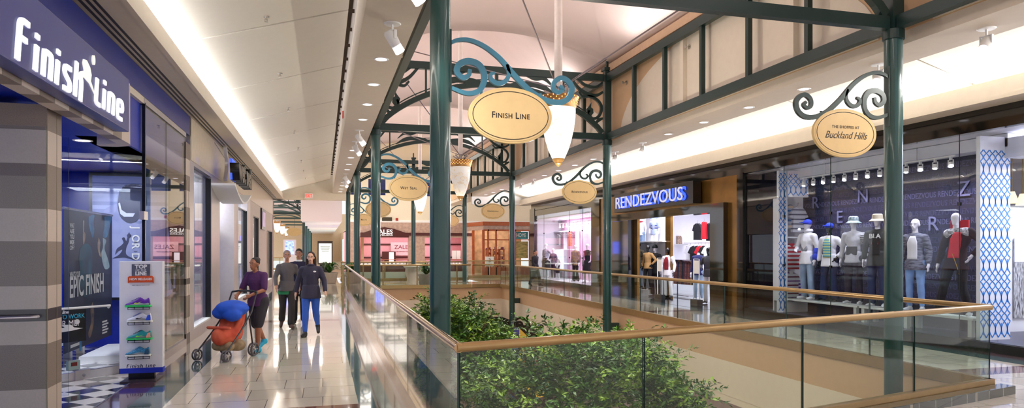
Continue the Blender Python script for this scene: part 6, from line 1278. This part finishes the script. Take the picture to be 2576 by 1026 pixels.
# ================================================================== TREES IN THE WELL
LG = [mat('leaf_bright','7f9f30',.4,var=.15), mat('leaf_mid','466f22',.4,var=.15), mat('leaf_deep','284a17',.45,var=.15)]
for m_ in LG: m_.node_tree.nodes['Principled BSDF'].inputs['Subsurface Weight'].default_value = 0
def tree(label, c, r, nt, seed, base, lean=(0,0), leafL=.08, lobes=()):
    o = thing('ficus_tree', label, 'tree', (base[0], base[1], -5), 0, 'leafy trees growing up the well'); rg = np.random.default_rng(seed); c = np.array(c) - np.array([base[0], base[1], -5])
    trunk = MB(); top = Vector(c.tolist()) + Vector((0,0,-.2)); trunk.tube(cr([(0,0,0),(.05,.03,1.6),tuple((top*.55)[:]),tuple(top[:])], 6), [.11 - .004*i for i in range(19)], 10)
    for i in range(14):
        a = rg.uniform(0, 2*PI); q = Vector((math.cos(a)*r[0]*.8, math.sin(a)*r[1]*.8, rg.uniform(-.5,.7)*r[2])) + Vector(c.tolist()); s0 = top*rg.uniform(.72,1.); mid = (s0+q)/2 + Vector((0,0,.2)); trunk.tube(cr([s0, mid, q], 4), [.045,.04,.036,.032,.028,.024,.02,.015,.01], 6)
    trunk.build('trunk', mat('ficus_bark','7a6450',.8,var=.3,scale=20,bump=.5), o, True)
    C = [(c, np.array(r), 1.)] + [(c + np.array(l[:3]), np.array(l[3:6]), l[6]) for l in lobes]; wsum = sum(x[2] for x in C); V_ = []; n_leaf = 17
    for cc_, rr_, wt in C:
        n = int(nt*wt/wsum); d = rg.normal(size=(n,3)); d[:,2] = d[:,2]*.8 + .25; d /= np.linalg.norm(d, axis=1)[:,None]; bumps = 1 + .16*np.sin(d[:,0]*7+seed)*np.sin(d[:,1]*6+2*seed) + .10*np.sin(d[:,2]*11+d[:,0]*5); rad = (.45 + .55*rg.random(n)**.45)*bumps
        V_.append((cc_ + d*rr_*rad[:,None], d))
    P = np.concatenate([x[0] for x in V_]); D = np.concatenate([x[1] for x in V_]); n = len(P); tw = D*np.array([1,1,.7]) + rg.normal(size=(n,3))*.45 + np.array([0,0,.25]); tw /= np.linalg.norm(tw, axis=1)[:,None]; TL = rg.uniform(.22,.42,n)
    s = np.linspace(.05, 1, n_leaf); B = P[:,None,:] + tw[:,None,:]*(TL[:,None]*s[None,:])[:,:,None]; B[:,:,2] -= (.12*(s**2))[None,:]*TL[:,None]*2.2
    B = B.reshape(-1,3); TW = np.repeat(tw, n_leaf, 0); m = len(B); sd = np.cross(TW, np.array([0,0,1.]) + rg.normal(size=(m,3))*.3); sd /= np.linalg.norm(sd, axis=1)[:,None]+1e-6; sg_ = np.where(np.arange(m) % 2 == 0, 1, -1)[:,None]
    L = sd*sg_*.8 + TW*.6 + rg.normal(size=(m,3))*.28 - np.array([0,0,.25]); L /= np.linalg.norm(L, axis=1)[:,None]; Wd = np.cross(L, rg.normal(size=(m,3))*.5 + np.array([0,0,1.])); Wd /= np.linalg.norm(Wd, axis=1)[:,None]+1e-6; LL = (leafL*rg.uniform(.7,1.25,m))[:,None]; N = np.cross(Wd, L)
    v0 = B; v1 = B + L*LL*.45 + Wd*LL*.2 + N*LL*.05; v2 = B + L*LL; v3 = B + L*LL*.45 - Wd*LL*.2 + N*LL*.05; vm = B + L*LL*.5 - N*LL*.02
    vs = np.stack([v0,v1,v2,v3,vm], 1).reshape(-1,3); i0 = np.arange(m)*5; fs = np.stack([i0,i0+1,i0+4, i0+1,i0+2,i0+4, i0+2,i0+3,i0+4, i0+3,i0,i0+4], 1).reshape(-1,3)
    me = bpy.data.meshes.new('leaves'); me.vertices.add(len(vs)); me.vertices.foreach_set('co', vs.astype(np.float32).ravel()); me.loops.add(fs.size); me.loops.foreach_set('vertex_index', fs.astype(np.int32).ravel()); me.polygons.add(len(fs)); me.polygons.foreach_set('loop_start', np.arange(len(fs), dtype=np.int32)*3)
    tm_ = rg.choice(3, n, p=[.36,.42,.22]); me.polygons.foreach_set('material_index', np.repeat(np.repeat(tm_, n_leaf), 4).astype(np.int32))
    for q in LG: me.materials.append(q)
    me.update(calc_edges=True); me.validate(); lv = link(me, 'leaves', o)
    t2 = MB()
    for i in range(0, n, 5): t2.tube([P[i], P[i]+tw[i]*TL[i]*.95 - np.array([0,0,.2*TL[i]])], .0035, 3, False)
    t2.build('twigs', mat('green_twig','5a6a2c',.7), o); return o
tree('large leafy tree filling the well behind the near glass rail', (3.45, 8.85, -.70), (1.65,1.35,1.3), 3000, 4, (2.1, 9.0), lobes=[(-1.0,.1,-.55,.75,.8,.75,.28),(1.3,.1,-.55,.8,.8,.75,.25),(.25,.0,.75,1.0,.9,.55,.25),(2.2,.3,-1.05,.6,.7,.5,.1)])
tree('rounder leafy tree behind the thick near column, down in the well', (2.42, 13.1, -.22), (.92,.95,1.0), 1700, 9, (2.0, 13.4), lobes=[(-.25,.1,.45,.5,.6,.5,.2),(.45,-.2,-.3,.7,.7,.7,.3)])
for k_ in range(3):
    l_ = bpy.data.lights.new('lamp_glow_light', 'POINT'); l_.energy = [110,40,90][k_]; l_.color = (1,.92,.78); l_.shadow_soft_size = .04; lo_ = bpy.data.objects.new('lamp_glow_light', l_); COL.objects.link(lo_); lo_.location = (4.4, COLT[k_]+4.96, 2.5)
for (a_, b_) in (((4.4, 7.9, 4.62), (3.6, 8.9, 0)), ((2.6, 8.0, 4.62), (3.0, 9.5, 0)), ((2.2, 17.6, 4.62), (2.5, 13.6, 0))): spot('tree_fill_spot', a_, b_, 260, (1,.96,.86), 75)  # added fill spots that brighten the trees, no fittings on the truss
# ================================================================== LIGHT AND CAMERA
def look(v): return Vector(v).to_track_quat('-Z', 'Y').to_euler()
for t in (-1, 7, 15, 23, 31):
    area('cove_light', (-2.02, t+.5, 4.47), .06, 8, 150, (.97,.97,1), (0, math.atan2(-.93,-.36), 0))
    area('cove_light', (10.52, t+.5, 4.43), .06, 8, 140, (.97,.98,1), (0, math.atan2(.93,-.36), 0))
for k, t0 in enumerate([COLT[0]-9.92] + COLT[:3]):
    for u in (1.6, 7.2):
        area('tent_uplight', (u, t0+4.96, 6.55), .3, 6, 45, (1,.92,.90), (0, math.atan2(-(4.4-u)*.4,-1), 0))
area('court_light', (4, 44, 7.7), 8, 6, 330, (1,.95,.88)); area('court_light', (-4, 50, 5.7), 8, 10, 300, (1,.93,.85))
area('lower_light', (4.4, 18, -1.5), 5, 20, 220, (1,.93,.86))
area('hall_light', (0, 80, 3.9), 2, 30, 260, (1,.95,.9))
w = bpy.data.worlds.new('World'); scene.world = w; w.use_nodes = True
w.node_tree.nodes['Background'].inputs[0].default_value = (.97, .95, 1, 1); w.node_tree.nodes['Background'].inputs[1].default_value = .6
cam = bpy.data.cameras.new('camera'); co = bpy.data.objects.new('camera', cam); COL.objects.link(co); scene.camera = co
cam.sensor_width = 36; cam.lens = 36*F/2576; cam.shift_y = (HY-513)/2576; cam.clip_end = 300; cam.clip_start = .05
co.location = (0, 0, EYE); co.rotation_euler = (PI/2, 0, -TH)
scene.view_settings.view_transform = 'Standard'; scene.view_settings.look = 'None'; scene.view_settings.gamma = 1; scene.view_settings.exposure = 0.9
scene.view_settings.use_curve_mapping = False
try:
    scene.cycles.max_bounces = 7; scene.cycles.diffuse_bounces = 4; scene.cycles.glossy_bounces = 4; scene.cycles.use_adaptive_sampling = True; scene.cycles.adaptive_threshold = .03; scene.cycles.transparent_max_bounces = 20; scene.cycles.sample_clamp_indirect = 6; scene.cycles.caustics_reflective = False; scene.cycles.caustics_refractive = False
    scene.cycles.use_denoising = True
except Exception: pass
